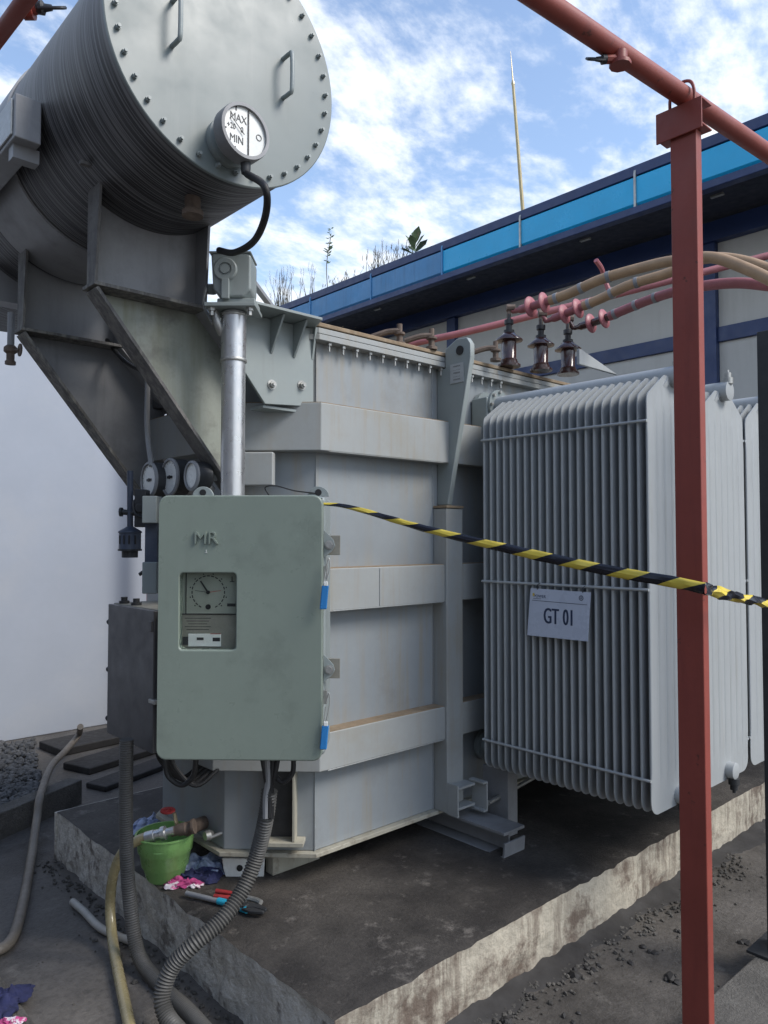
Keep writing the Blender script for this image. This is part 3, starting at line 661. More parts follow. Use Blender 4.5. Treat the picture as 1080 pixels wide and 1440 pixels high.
# bolted end bracket of the near arm
yb = 2.70
bk = [at(345, 440, 'y', yb), at(424, 440, 'y', yb), at(441, 462, 'y', yb), at(441, 572, 'y', yb), at(373, 568, 'y', yb), at(345, 524, 'y', yb), at(318, 480, 'y', yb)]
z_top = bk[0].z; bk[1] = V((bk[2].x-.0, yb, z_top)); del bk[2]
m_ = MB(); m_.prism(bk, (0, .014, 0)); br = m_.build('bolted_bracket', GREY, con, bevel=.003)
m_ = MB(); m_.prism([(bk[0].x-.05, yb-.13, z_top+.014), (bk[1].x-.05, yb-.13, z_top+.014), (bk[1].x+.004, yb-.0, z_top+.014), (bk[1].x+.004, yb+.10, z_top+.014), (bk[0].x-.05, yb+.10, z_top+.014)], (0, 0, -.012)); m_.build('top_lip', GREY, br, bevel=.002)
m_ = MB(); m_.prism([(bk[2].x-.012, yb, z_top), (bk[2].x-.012, yb-.03, z_top-.0), (bk[2].x-.012, yb-.002, z_top-.14), (bk[2].x-.012, yb, z_top-.14)], (.010, 0, 0)); m_.build('gusset', GREY, br)
for px in (380, 412):
    g_ = at(px, 450, 'y', yb)
    m_ = MB(); m_.prism([(g_.x, yb, z_top), (g_.x, yb-.10, z_top), (g_.x, yb-.004, z_top-.15), (g_.x, yb, z_top-.15)], (.010, 0, 0)); m_.build('gusset', GREY, br, bevel=.001)
for px, py in ((382, 541), (424, 542)):
    c = at(px, py, 'y', yb-.001)
    b = MB(); b.lathe(c, -Y, [(.021, 0), (.021, .004), (.015, .004), (.015, .018), (.009, .018), (.009, .026)], 6); b.lathe(c, -Y, [(.022, 0), (.022, .003)], 18); b.build('bolt', STEEL, br)
m_ = MB(); m_.ob((bk[3].x-.0, yb+.016, bk[3].z-.014), (bk[2].x-bk[3].x+.03, 0, 0), (0, .10, 0), (0, 0, .012)); m_.build('seat_plate', GREY, br, bevel=.002)
# tie pipes between the arms, drain pipe and valve on the far end
m_ = MB(); m_.cyl((1.47, 2.82, 2.79), (1.9, 3.6, 2.72), .022); m_.build('tie_pipe', STEEL, con)
p = aD(16, 440, 3.55); m_ = MB(); m_.cyl(p, aD(15, 492, 3.55), .016); m_.build('drain_pipe', SOOTY, con)
m_ = MB(); m_.lathe(aD(15, 486, 3.55), -Z, [(.02, 0), (.03, .01), (.03, .03), (.018, .04), (.018, .07), (.024, .075), (.024, .09)], 12)
c = aD(27, 492, 3.5); m_.lathe(c, X, [(.03, 0), (.03, .006)], 12); m_.cyl(aD(17, 492, 3.55), c, .006); m_.build('drain_valve', RUST, con)
m_ = MB(); m_.bx(CX-.30, CX+.25, 3.9, 4.0, CZ-CR-.06, CZ-CR+.1); m_.build('bottom_sump', SOOTY, con)
# small drain boss under near end
p = at(302, 292, 'y', 2.42); m_ = MB(); m_.cyl((CX-.02, 2.42, CZ-CR+.03), (CX-.02, 2.42, CZ-CR-.035), .028, n=14); m_.cyl((CX-.02, 2.42, CZ-CR-.035), (CX-.02, 2.42, CZ-CR-.055), .038, n=14)
m_.build('drain_boss', RUST, con)
# big side manhole neck between drum and arms
m_ = MB(); m_.tube([(1.33, 3.3, 3.04), (1.38, 3.3, 2.92), (1.55, 3.3, 2.83), (1.8, 3.3, 2.8), (2.1, 3.3, 2.79)], .055, 16); m_.build('feed_pipe', SOOTY, con)
m_ = MB(); m_.tube([(1.45, 3.05, 3.0), (1.50, 3.0, 2.90), (1.56, 2.98, 2.82), (1.75, 3.0, 2.79), (1.95, 3.05, 2.78)], .035, 14); m_.build('feed_pipe', GREY, con)
# name board box on drum side
bxx = .80
yA = at(21, 160, 'x', bxx).y
zt_, zb_ = at(21, 130, 'x', bxx).z, at(16, 197, 'x', bxx).z
nbx = thing('sign_box', (bxx, yA+.3, zb_), 'grey framed sign board box fixed to the side of the drum', 'sign')
m_ = MB(); m_.bx(bxx, bxx+.09, yA, yA+.9, zb_, zt_); m_.build('case', SOOTY, nbx, bevel=.005)
m_ = MB(); m_.bx(bxx-.008, bxx-.001, yA+.02, yA+.88, zb_+.015, zt_-.015); m_.build('face', TAGW, nbx, bevel=.002)
m_ = MB(); m_.bx(bxx+.01, bxx+.10, yA+.05, yA+.10, zb_-.05, zb_); m_.build('strut', SOOTY, nbx)
# oil level gauge on the end plate
gc = at(346, 184, 'y', 2.085)
GR = .093
gau = thing('oil_level_gauge', (gc.x, CY0, gc.z), 'round oil level gauge reading MAX and MIN on the drum end', 'gauge')
m_ = MB(); m_.lathe((gc.x, CY0-.001, gc.z), -Y, [(.082, 0), (.082, .022), (.066, .026), (.066, .05), (.08, .06)], 32); m_.build('mounting_flange', GREY, gau, sharp=30)
m_ = MB(); m_.lathe((gc.x, 2.142, gc.z), -Y, [(GR-.006, 0), (GR, .008), (GR, .05), (GR-.002, .058), (GR-.013, .058), (GR-.013, .05)], 40, cap=False); m_.build('bezel', SOOTY, gau, sharp=30)
m_ = MB(); m_.lathe((gc.x, 2.14, gc.z), -Y, [(GR-.008, 0), (GR-.008, .046)], 40); m_.build('dial', DIAL, gau)
yd_ = 2.14-.0468
m_ = MB(); m_.bx(gc.x+.012, gc.x+.0155, yd_-.003, yd_, gc.z-.075, gc.z+.075); m_.build('divider', INK, gau)
text('MAX', .036, (gc.x-.024, yd_, gc.z+.036), X, INK, gau, wide=.82); text('MIN', .036, (gc.x-.030, yd_, gc.z-.036), X, INK, gau, wide=.82)
text('+20', .027, (gc.x-.050, yd_, gc.z+.003), X, INK, gau, wide=.75); text('0', .027, (gc.x-.010, yd_, gc.z+.002), X, INK, gau, wide=.8)
m_ = MB(); m_.lathe((gc.x+.055, yd_, gc.z), -Y, [(.011, 0), (.011, .0008), (.0085, .0008), (.0085, 0)], 18, cap=False); m_.bx(gc.x-.035, gc.x-.030, yd_-.001, yd_, gc.z+.06, gc.z+.077); m_.bx(gc.x-.082, gc.x-.068, yd_-.001, yd_, gc.z-.012, gc.z-.008); m_.bx(gc.x-.037, gc.x-.033, yd_-.001, yd_, gc.z-.075, gc.z-.06); m_.build('scale_mark', INK, gau)
m_ = MB(); m_.prism([(gc.x-.055, yd_-.004, gc.z+.031), (gc.x-.054, yd_-.004, gc.z+.0325), (gc.x-.003, yd_-.004, gc.z-.012), (gc.x-.004, yd_-.004, gc.z-.014)], (0, -.002, 0)); m_.build('needle', INK, gau)
# cable from gauge to gearbox
cab_pts = [gc+V((.018, .03, -GR)), gc+V((.02, .03, -GR-.03)), aD(372, 262, 2.36), aD(374, 300, 2.42), aD(358, 338, 2.55), aD(330, 355, 2.7), aD(308, 352, 2.8)]
m_ = MB(); m_.tube(cab_pts, .012, 12, 10); gcb = m_.build('gauge_cable', DARK); tag(gcb, 'thick black cable looping from the oil gauge to the gearbox', 'cable')
m_ = MB(); m_.lathe(cab_pts[0]+V((0, 0, .012)), -Z, [(.017, 0), (.017, .03), (.014, .045)], 12); m_.build('cable_gland', DARKM, gcb)

# ================================================================ TAP DRIVE: gearbox + shaft tube
tc_ = aD(328, 560, 3.0)
dr = thing('drive_shaft', (tc_.x, tc_.y, 1.97), 'bright vertical aluminium shaft tube rising from the green cabinet', 'drive shaft')
zt0, zt1 = aD(328, 438, 3.0).z, 1.96
zc_ = aD(328, 508, 3.0).z
m_ = MB(); m_.lathe((tc_.x, tc_.y, zt1), Z, [(.0475, 0), (.0475, zc_-zt1)], 36); m_.build('lower_tube', ALU, dr)
m_ = MB(); m_.lathe((tc_.x, tc_.y, zc_), Z, [(.0500, 0), (.0500, zt0-zc_-.004)], 36); m_.build('upper_tube', ALU, dr)
for z in (zc_-.004, zt0-.02):
    m_ = MB(); m_.lathe((tc_.x, tc_.y, z), Z, [(.0515, 0), (.0535, .003), (.0535, .010), (.0515, .013)], 36); m_.build('clamp_ring', STEEL, dr)
gb = thing('gearbox', (tc_.x, tc_.y, zt0), 'grey cast right angle gearbox on top of the aluminium tube', 'gearbox')
fx, fy = RT.copy(), V((FW.x, FW.y, 0)).normalized()
g0 = V((tc_.x, tc_.y, zt0))
m_ = MB(); m_.cb(g0+Z*.008, fx*.20, fy*.17, Z*.016); m_.build('base_plate', GREY, gb, bevel=.003)
m_ = MB(); m_.cb(g0+Z*.028+fx*.02, fx*.15, fy*.12, Z*.022); m_.build('upper_flange', GREY, gb, bevel=.005)
m_ = MB(); m_.prism([g0+fx*a_+fy*-.07+Z*b2 for a_, b2 in ((-.07, .075), (-.04, .04), (.05, .04), (.08, .07), (.08, .205), (.065, .215), (-.075, .215), (-.078, .205))], fy*.14); m_.build('housing', GREY, gb, bevel=.012, seg=3)
m_ = MB(); m_.cb(g0+fx*-.002+Z*.218, fx*.165, fy*.145, Z*.008); m_.build('lid', GREY, gb, bevel=.003)
m_ = MB(); m_.lathe(g0-fy*.07+fx*-.02+Z*.148, -fy, [(.047, 0), (.047, .006), (.042, .012), (.026, .012), (.026, .006), (.018, .006), (.018, .014)], 32); m_.build('bearing_cover', GREY, gb, sharp=30)
m_ = MB(); m_.ob(g0-fy*.086+fx*-.033+Z*.03, fx*.03, fy*.02, Z*.08); m_.build('rib', GREY, gb, bevel=.003)
for s_ in (-1, 1):
    m_ = MB(); c = g0+fx*.075*s_-fy*.06; m_.lathe(c, -Z, [(.015, 0), (.015, .012), (.009, .012), (.009, .03)], 6); m_.build('bolt', STEEL, gb)
hs_ = thing('cross_shaft', g0+Z*.13, 'horizontal square shaft running from the gearbox behind the bracket', 'drive shaft')
e1, e2 = aD(352, 392, 3.05), aD(392, 445, 3.6)
m_ = MB(); m_.tube([e1, e2], .016, 4, 1, smooth=False); m_.build('shaft', SOOTY, hs_)
m_ = MB(); m_.cyl(aD(300, 407, 3.05), aD(272, 405, 3.3), .022); m_.build('sleeve', GREY, hs_)
m_ = MB(); m_.tube([aD(300, 432, 2.98), aD(306, 455, 2.98), aD(312, 470, 3.0)], .016, 10); m_.tube([aD(290, 405, 3.05), aD(287, 430, 3.05), aD(300, 455, 3.0)], .008, 8); jb_ = m_.build('hose_fitting', STEEL); tag(jb_, 'short pipe fitting curving below the gearbox left side', 'pipe fitting')

# ================================================================ CONTROL CABINET
an = math.radians(47.4-90-1.5); wu = V((math.cos(an), math.sin(an), 0)); wn = V((wu.y, -wu.x, 0))   # wn points at the viewer
if wn.dot(FW) > 0: wn = -wn
fc = aD(337, 882, 2.80); CW, CH = .618, .985
o0 = fc-wu*CW/2-Z*CH/2
cab = thing('control_cabinet', (fc.x, fc.y, o0.z), 'green control cabinet with MR letters and glazed dial window', 'cabinet')
def cp(px, py): # cabinet face coordinates from a face pixel
    d = ray(px, py); t = (o0-CP).dot(wn)/d.dot(wn); q_ = CP+d*t-o0; return q_.dot(wu), q_.z
hx0, hz1 = cp(252, 806); hx1, hz0 = cp(331, 914)
m_ = MB(); m_.ringplate(o0, wu, Z, wn, CW, CH, .035, (hx0, hx1, hz0, hz1), .017, .05); dm = m_.build('door', CAB, cab, bevel=.007, seg=3)
m_ = MB(); m_.ob(o0-wn*.052+wu*.008+Z*.008, wu*(CW-.016), -wn*.012, Z*(CH-.016)); m_.build('door_gasket', DARK, cab)
m_ = MB(); m_.ob(o0-wn*.066+wu*.0+Z*.0, wu*(CW+.004), -wn*.21, Z*CH); m_.build('case', GREY, cab, bevel=.02, seg=3)
# dial window contents
ip = o0-wn*.035
def wq(x, z): return ip+wu*x+Z*z
sp_ = (hz0+hz1)/2-.012
dp = MB(); dp.ob(wq(hx0, sp_)-wn*.006, wu*(hx1-hx0), -wn*.004, Z*(hz1-sp_)); dpo = dp.build('dial_panel', CABIN, cab)
dp = MB(); dp.ob(wq(hx0, hz0)-wn*.006, wu*(hx1-hx0), -wn*.004, Z*(sp_-hz0-.004)); dpl = dp.build('counter_panel', JTOP, cab)
dp = MB(); dp.ob(wq(hx0, sp_-.004)-wn*.004, wu*(hx1-hx0), wn*.002, Z*.004); dp.ob(wq(hx0+.014, sp_)-wn*.004, wu*.003, wn*.002, Z*(hz1-sp_)); dp.build('panel_edge', INK, dpo)
dcx, dcz = cp(289, 834)
dc = wq(dcx, dcz)-wn*.005
dp = MB()
for i in range(24):
    a = 2*math.pi*i/24
    if -1.9 < math.atan2(math.sin(a), math.cos(a)) < -1.3: continue
    r_ = wu*math.cos(a)+Z*math.sin(a); t_ = -wu*math.sin(a)+Z*math.cos(a); dp.cb(dc+r_*.062, t_*.011, r_*.0038, wn*.001)
for i in range(12):
    a = 2*math.pi*(i+.5)/12; r_ = wu*math.cos(a)+Z*math.sin(a); t_ = -wu*math.sin(a)+Z*math.cos(a)
    if i not in (8, 9): dp.cb(dc+r_*.071, t_*.005, r_*.004, wn*.001)
dp.build('scale_ring', INK, dpo)
def hand(ang, l, w_, m, nm='hand', d_=.002):
    r_ = wu*math.cos(ang)+Z*math.sin(ang); t_ = -wu*math.sin(ang)+Z*math.cos(ang)
    b = MB(); b.prism([dc+wn*d_-t_*w_/2-r_*.006, dc+wn*d_+t_*w_/2-r_*.006, dc+wn*d_+t_*w_*.45+r_*l, dc+wn*d_-t_*w_*.45+r_*l], wn*.001); b.build(nm, m, dpo)
hand(math.radians(124), .052, .0065, INK, d_=.003); hand(math.radians(172), .050, .0018, INK); hand(math.radians(8), .050, .0016, REDK)
dp = MB(); dp.lathe(dc, wn, [(.007, 0), (.007, .006)], 14); dp.lathe(dc-Z*.055, wn, [(.010, 0), (.010, .002)], 16); bx_ = wq(*cp(322, 852))-wn*.004; dp.cb(bx_, wu*.032, Z*.011, wn*.002); dp.build('badge', INK, dpo)
text('T', .03, wq(*cp(323, 815))-wn*.005, wu, INK, dpo, 'mark', yd=-Z)
for k in range(5):
    x, z = cp(274, 871+k*4); dp = MB(); dp.cb(wq(x, z)-wn*.005, wu*(.10-.014*(k % 3)), Z*.0022, wn*.0006); dp.build('fine_print', DARKM, dpl)
x, z = cp(284, 902); dp = MB(); dp.cb(wq(x, z)-wn*.003, wu*.125, Z*.048, wn*.006); ct = dp.build('counter', DIAL, dpl, bevel=.002)
x, z = cp(278, 900); dp = MB(); dp.cb(wq(x, z)+wn*.0008, wu*.026, Z*.010, wn*.001); x, z = cp(301, 901); dp.cb(wq(x, z)+wn*.0008, wu*.028, Z*.014, wn*.001); dp.build('digit_window', INK, ct)
x, z = cp(300, 893); dp = MB(); dp.cb(wq(x, z)+wn*.0008, wu*.04, Z*.002, wn*.001); dp.build('red_line', REDK, ct)
x, z = cp(257, 903); dp = MB(); dp.cb(wq(x, z)-wn*.003, wu*.022, Z*.03, wn*.004); dp.build('knob', DARKM, dpl)
gl = bpy.data.materials.new('window_glass'); gl.use_nodes = True; gb_ = gl.node_tree.nodes['Principled BSDF']; gb_.inputs['Transmission Weight'].default_value = 1; gb_.inputs['Roughness'].default_value = .03; gb_.inputs['IOR'].default_value = 1.1; gb_.inputs['Base Color'].default_value = (.92, .95, .93, 1)
dp = MB(); dp.ob(wq(hx0+.0005, hz0+.0005)+wn*.020, wu*(hx1-hx0-.001), wn*.002, Z*(hz1-hz0-.001)); dp.build('window_pane', gl, cab)
x, z = cp(290, 757); text('MR', .067, o0+wu*x+Z*z+wn*.001, wu, CAB, cab, 'raised_letters', ext=.0075, wide=1.0)
x, z = cp(290, 775); text('T', .018, o0+wu*x+Z*z+wn*.001, wu, DIAL, cab, 'mark', yd=-Z, ext=.0008)
# latches on the right
for py in (764, 941):
    x, z = cp(462, py); c = o0+wu*(CW+.002)+Z*z-wn*.03
    m_ = MB(); m_.ob(c+wu*.004-wn*.03-Z*.045, wu*.055, -wn*.006, Z*.075); lt = m_.build('hinge_plate', JTOP, cab, bevel=.002)
    m_ = MB(); m_.prism([c+Z*.05, c+wu*.036+Z*.012, c+wu*.042-Z*.010, c+wu*.03-Z*.03, c-Z*.055], -wn*.006); m_.build('hinge_ear', GREY, lt, bevel=.001)
    m_ = MB(); m_.lathe(c+wu*.020+wn*.001-Z*.006, wn, [(.017, 0), (.017, .004), (.012, .004), (.012, .012)], 18); m_.build('bolt', STEEL, lt)
    m_ = MB(); m_.ob(c-Z*.135, wu*.012, -wn*.02, Z*.05); m_.build('hasp', STEEL, lt, bevel=.001)
for x, fl in ((.14, 0), (.59, 1)):
    c = o0+wu*x+Z*(CH)-wn*.10
    m_ = MB(); nseg = 10
    arc = [c+wu*math.cos(a)*.042+Z*math.sin(a)*.040 for a in [math.pi*i/nseg for i in range(nseg+1)]]
    m_.prism(arc, -wn*.012); le = m_.build('lifting_eye', GREY, cab, bevel=.002)
    m_ = MB(); m_.lathe(c+Z*.016+wn*.0005, wn, [(.013, 0), (.013, .0012)], 14); m_.build('eye_hole', DARK, le)
m_ = MB(); m_.tube([o0+wu*.585+Z*(CH+.012)-wn*.10, o0+wu*.50+Z*(CH+.022)-wn*.09, o0+wu*.43+Z*(CH+.040)-wn*.08, o0+wu*.385+Z*(CH+.035)-wn*.09, o0+wu*.40+Z*(CH+.002)-wn*.10], .0025, 6); tag(m_.build('earth_wire', DARK), 'thin black wire looped on top of the green cabinet', 'wire')
# blue tag seals on the latches
for i, (py, pt_) in enumerate(((800, 840), (990, 1037))):
    c = aD(460, py, 2.775); c2 = aD(456, pt_, 2.765)
    t = thing('seal_tag', c2, ('blue plastic tag hanging from the upper cabinet latch', 'blue plastic tag hanging from the lower cabinet latch')[i], 'tag', 'blue tags on the cabinet latches')
    m_ = MB(); m_.tube([c+fx*-.005, c+fx*.006+Z*.04, c+fx*.009, c2+Z*.05+fx*.004, c2+Z*.045-fx*.002, c+fx*-.005-Z*.01], .0022, 6, 6); m_.build('wire', STEEL, t)
    m_ = MB(); m_.cb(c2, (fx*.026-Z*.0), fy*.010, Z*.088+fx*.008); m_.build('tag_body', BLUT, t, bevel=.004)
    m_ = MB(); m_.cb(c2+Z*.050+fx*.005, fx*.015, fy*.011, Z*.016); m_.build('tag_collar', DIAL, t, bevel=.002)
# dark cables out of the cabinet bottom into the corrugated conduit
ends = [aD(379, 1120, 2.93), aD(374, 1121, 2.93), aD(382, 1122, 2.94), aD(377, 1124, 2.95), aD(379, 1116, 2.96)]
descr = ['leftmost black cable dropping from the cabinet into the conduit', 'second black cable from the left entering the conduit', 'middle black cable entering the conduit mouth', 'fourth black cable entering the conduit from the right', 'black cable curling round at the right before the conduit']
for i, (px, e) in enumerate(zip((369, 376, 384, 391, 413), ends)):
    s0 = aD(px, 1066, 2.93); mid = aD((px+379)/2+(12 if i == 4 else 0), 1095, 2.93)
    if i == 4: pts = [s0, aD(411, 1088, 2.93), aD(398, 1100, 2.93), aD(388, 1092, 2.94)]
    else: pts = [s0, mid, e, e-Z*.08]
    m_ = MB(); m_.tube(pts, .010 if i != 1 else .013, 8, 6); tag(m_.build('control_cable', DARK if i != 1 else SOOTY), descr[i], 'cable', 'cables below the green cabinet')
m_ = MB(); m_.tube([aD(232, 1062, 3.0), aD(236, 1090, 3.0), aD(256, 1104, 3.0), aD(272, 1090, 3.0), aD(276, 1064, 3.0)], .011, 8); tag(m_.build('control_cable', DARK), 'black cable loop hanging under the cabinet lower left', 'cable', 'cables below the green cabinet')
# corrugated conduit
m_ = MB(); m_.ribbed([aD(379, 1112, 2.95), aD(374, 1150, 2.96), aD(362, 1200, 2.98), aD(342, 1250, 2.93), aD(312, 1293, 2.85), aD(275, 1326, 2.79), aD(242, 1360, 2.77), aD(228, 1400, 2.74), aD(236, 1432, 2.70), aD(262, 1462, 2.62)], .030, .012, .0026)
tag(m_.build('corrugated_conduit', GREYH), 'grey corrugated conduit curving from the cabinet down over the plinth', 'conduit')
m_ = MB(); m_.ribbed([aD(178, 1040, 3.2), aD(177, 1120, 3.2), aD(178, 1200, 3.2), aD(184, 1280, 3.18), aD(196, 1345, 3.12), aD(228, 1388, 2.98), aD(266, 1424, 2.80), aD(300, 1462, 2.66)], .029, .010, .0010)
tag(m_.build('cable_hose', GREYH), 'thick dark hose hanging from the grey junction box to the floor', 'hose')

# ================================================================ JUNCTION BOX
xj = 1.45
ya, yb2 = at(152, 900, 'x', xj).y, at(216, 900, 'x', xj).y
zT, zB = at(152, 848, 'x', xj).z, at(152, 1030, 'x', xj).z
jb = thing('junction_box', (xj, ya, zB), 'dark grey steel junction box left of the green cabinet', 'box')
m_ = MB(); m_.bx(xj+.022, xj+.24, yb2-.015, ya, zB, zT); m_.build('case', JTOP, jb, bevel=.006)
m_ = MB(); m_.bx(xj, xj+.02, yb2, ya+.004, zB-.004, zT-.004); m_.build('door', JBOX, jb, bevel=.004)
m_ = MB(); m_.bx(xj+.024, xj+.22, yb2-.024, yb2-.016, zB+.01, zT-.01); m_.build('side_panel', JBOX, jb)
for k in range(2):
    m_ = MB(); c = V((xj+.05, ya-.06-.13*k, zT)); m_.lathe(c, Z, [(.024, 0), (.024, .012), (.015, .014), (.015, .03)], 12); m_.build('gland', DARKM, jb)
for z in (zB+.06, zB+(zT-zB)*.48, zT-.09):
    m_ = MB(); m_.lathe((xj+.012, ya+.004, z), Y, [(.010, 0), (.014, .012), (.010, .024)], 10); m_.build('hinge', DARKM, jb)
m_ = MB(); c = V((xj+.005, yb2-.005, zB+(zT-zB)*.36)); m_.cb(c, (.03, 0, 0), (0, .06, 0), (0, 0, .018)); m_.build('latch', STEEL, jb, bevel=.003)
m_ = MB(); m_.cb((xj-.004, yb2+.02, zT-.07), (.01, 0, 0), (0, .03, 0), (0, 0, .045)); m_.build('clip', JBOX, jb, bevel=.003)
for k in range(2):
    m_ = MB(); m_.lathe((xj+.05, ya-.07-.13*k, zB), -Z, [(.012, 0), (.012, .03)], 8); m_.build('foot_bolt', STEEL, jb)
m_ = MB()
for k in range(5):
    c = V((xj+.1, yb2+.04+.035*k, zB)); m_.tube([c, c+V((.02, -.01, -.09)), c+V((.09, -.07, -.17)), c+V((.2, -.1, -.1))], .010, 8)
tag(m_.build('cable_bundle', DARK, kind='stuff'), 'tangle of black cables sagging beneath the junction box', 'cables')

# narrow cable duct and boxes between junction box and cabinet
dk = thing('cable_duct', aD(214, 800, 3.1), 'narrow grey cable duct rising behind the cabinet left edge', 'duct')
m_ = MB(); c0, c1 = aD(214, 698, 3.12), aD(214, 736, 3.12); m_.cb((c0+c1)/2, fx*.06, fy*.08, Z*(c0.z-c1.z)); m_.build('terminal_box', GREY, dk, bevel=.004)
c0, c1 = aD(214, 790, 3.12), aD(214, 834, 3.12); m_ = MB(); m_.cb((c0+c1)/2, fx*.06, fy*.08, Z*(c0.z-c1.z)); m_.build('terminal_box', GREY, dk, bevel=.004)
c0, c1 = aD(212, 736, 3.14), aD(212, 790, 3.14); m_ = MB(); m_.cb((c0+c1)/2+fx*.01, fx*.05, fy*.06, Z*(c0.z-c1.z)); m_.build('duct_body', NAVYM, dk)
m_ = MB(); c = aD(200, 715, 3.2); m_.cb(c, fx*.05, fy*.06, Z*.16); m_.lathe(c-fy*.03, -fy, [(.02, 0), (.02, .01)], 10); m_.build('relay', DARKM, dk, bevel=.006)
m_ = MB(); m_.tube([aD(196, 700, 3.2), aD(188, 706, 3.18), aD(190, 722, 3.16), aD(200, 728, 3.15)], .005, 6); m_.build('lead', DARK, dk)
m_ = MB(); m_.tube([aD(196, 808, 3.12), aD(204, 804, 3.12), aD(212, 812, 3.12)], .008, 6); m_.build('lead', DARK, dk)

# thermometers
for i, (px, py, R, xx, lb) in enumerate(((211, 675, .078, 1.46, 'leftmost of the three round dial gauges above the cabinet'), (240, 671, .080, 1.50, 'middle round dial gauge of the three above the cabinet'), (271, 669, .060, 1.50, 'smallest and rightmost round dial gauge above the cabinet'))):
    c = at(px, py, 'x', xx)
    t = thing('dial_gauge', c, lb, 'gauge', 'dial gauges above the cabinet')
    m_ = MB(); m_.lathe(c, X, [(R-.004, -.004), (R, 0), (R, .06), (R-.01, .07)], 32, cap=False); m_.lathe(c+X*.069, X, [(R-.01, 0), (.03, .01)], 20); m_.build('case', DARKM, t, sharp=30)
    m_ = MB(); m_.lathe(c-X*.006, X, [(R-.006, .008), (R+.002, .006), (R+.002, -.002), (R-.008, -.006), (R-.010, 0)], 32, cap=False); m_.build('bezel', SOOTY, t, sharp=30)
    m_ = MB(); m_.lathe(c-X*.003, X, [(R-.009, 0), (R-.009, .004)], 32); dl = m_.build('dial', DIAL, t)
    if i < 2:
        m_ = MB(); m_.cb(c-X*.005, X*.003, Y*.045, Z*.010); m_.lathe(c-X*.008, X, [(.008, 0), (.008, .004)], 10); m_.build('pointer', INK, t)
        m_ = MB()
        for k in range(15):
            a = math.radians(-50+k*20); m_.cb(c-X*.0038+Y*math.cos(a)*R*.76+Z*math.sin(a)*R*.76, X*.001, Y*.003, Z*.003)
        m_.build('scale_mark', INK, t)
    m_ = MB(); m_.tube([c+X*.07, c+X*.13+Z*.0, c+X*.2-Z*.05], .02, 8); m_.build('bracket', SOOTY, t)
# silica breather
t = thing('breather', aD(183, 785, 3.25), 'dark blue oil breather hanging on a pipe left of the cabinet', 'breather')
m_ = MB(); m_.cyl(aD(183, 662, 3.25), aD(183, 745, 3.25), .013); m_.build('pipe', NAVYM, t)
c = aD(183, 742, 3.25); s = 3.25/1057
m_ = MB(); m_.lathe(c, -Z, [(.014, -.005), (.048, 5*s), (.05, 7*s), (.046, 8*s), (.046, 29*s), (.047, 30*s)], 24); m_.build('canister', NAVYM, t, sharp=30)
m_ = MB(); m_.lathe(c-Z*30*s, -Z, [(.05, 0), (.05, .008), (.034, .009), (.034, 12*s)], 24); m_.build('oil_cup', DARKM, t, sharp=30)
m_ = MB()
for k in range(4):
    dx = -.032+k*.021*1.05; m_.cb(c-Z*17*s+fx*dx-fy*(.0465 if abs(dx) < .02 else .034), fx*.006, fy*.004, Z*12*s)
m_.build('sight_slot', DARK, t)
m_ = MB(); m_.cyl(aD(172, 720, 3.25), aD(194, 722, 3.25), .012); m_.lathe(aD(172, 720, 3.25), -fx, [(.02, 0), (.02, .01)], 10); m_.build('clamp', DARKM, t)
# pipes behind the arms: thin conduits dropping to gauges
m_ = MB(); m_.tube([aD(208, 520, 3.3), aD(207, 600, 3.3), aD(213, 655, 3.25)], .012, 8); tag(m_.build('capillary_conduit', SOOTY), 'thin dark conduit running down to the leftmost dial gauge', 'conduit')
m_ = MB(); m_.tube([aD(150, 478, 3.7), aD(172, 505, 3.6), aD(192, 518, 3.5), aD(207, 520, 3.3)], .010, 8); tag(m_.build('capillary_conduit', DARK), 'dark cable sagging between the two conservator arms', 'cable')
# flow relay between arms
t = thing('relief_valve', aD(205, 540, 3.7), 'small dark relay box on a vertical pipe between the arms', 'relay')
m_ = MB(); c = aD(225, 560, 3.9); m_.cb(c, fx*.12, fy*.1, Z*.13); m_.build('housing', DARKM, t, bevel=.01)
m_ = MB(); m_.lathe(aD(202, 540, 3.9), fx, [(.025, 0), (.025, .06)], 10); m_.build('cap', SOOTY, t)
m_ = MB(); m_.cyl(aD(183, 480, 3.9), aD(183, 580, 3.9), .022); m_.build('pipe', STEEL, t)
# red pipe on the wall behind
m_ = MB(); pA, pB = at(120, 447, 'y', 7.0), at(210, 458, 'y', 7.0); m_.cyl(pA, pA.lerp(pB, 2.5), .05); tag(m_.build('fire_pipe', REDS), 'red horizontal pipe high in front of the white wall', 'pipe')
m_ = MB(); pA = at(218, 560, 'y', 6.9); m_.cyl(V((pA.x, 6.9, 0)), V((pA.x, 6.9, 3.9)), .06); tag(m_.build('fire_pipe', REDS), 'red vertical pipe against the white wall between the arms', 'pipe')

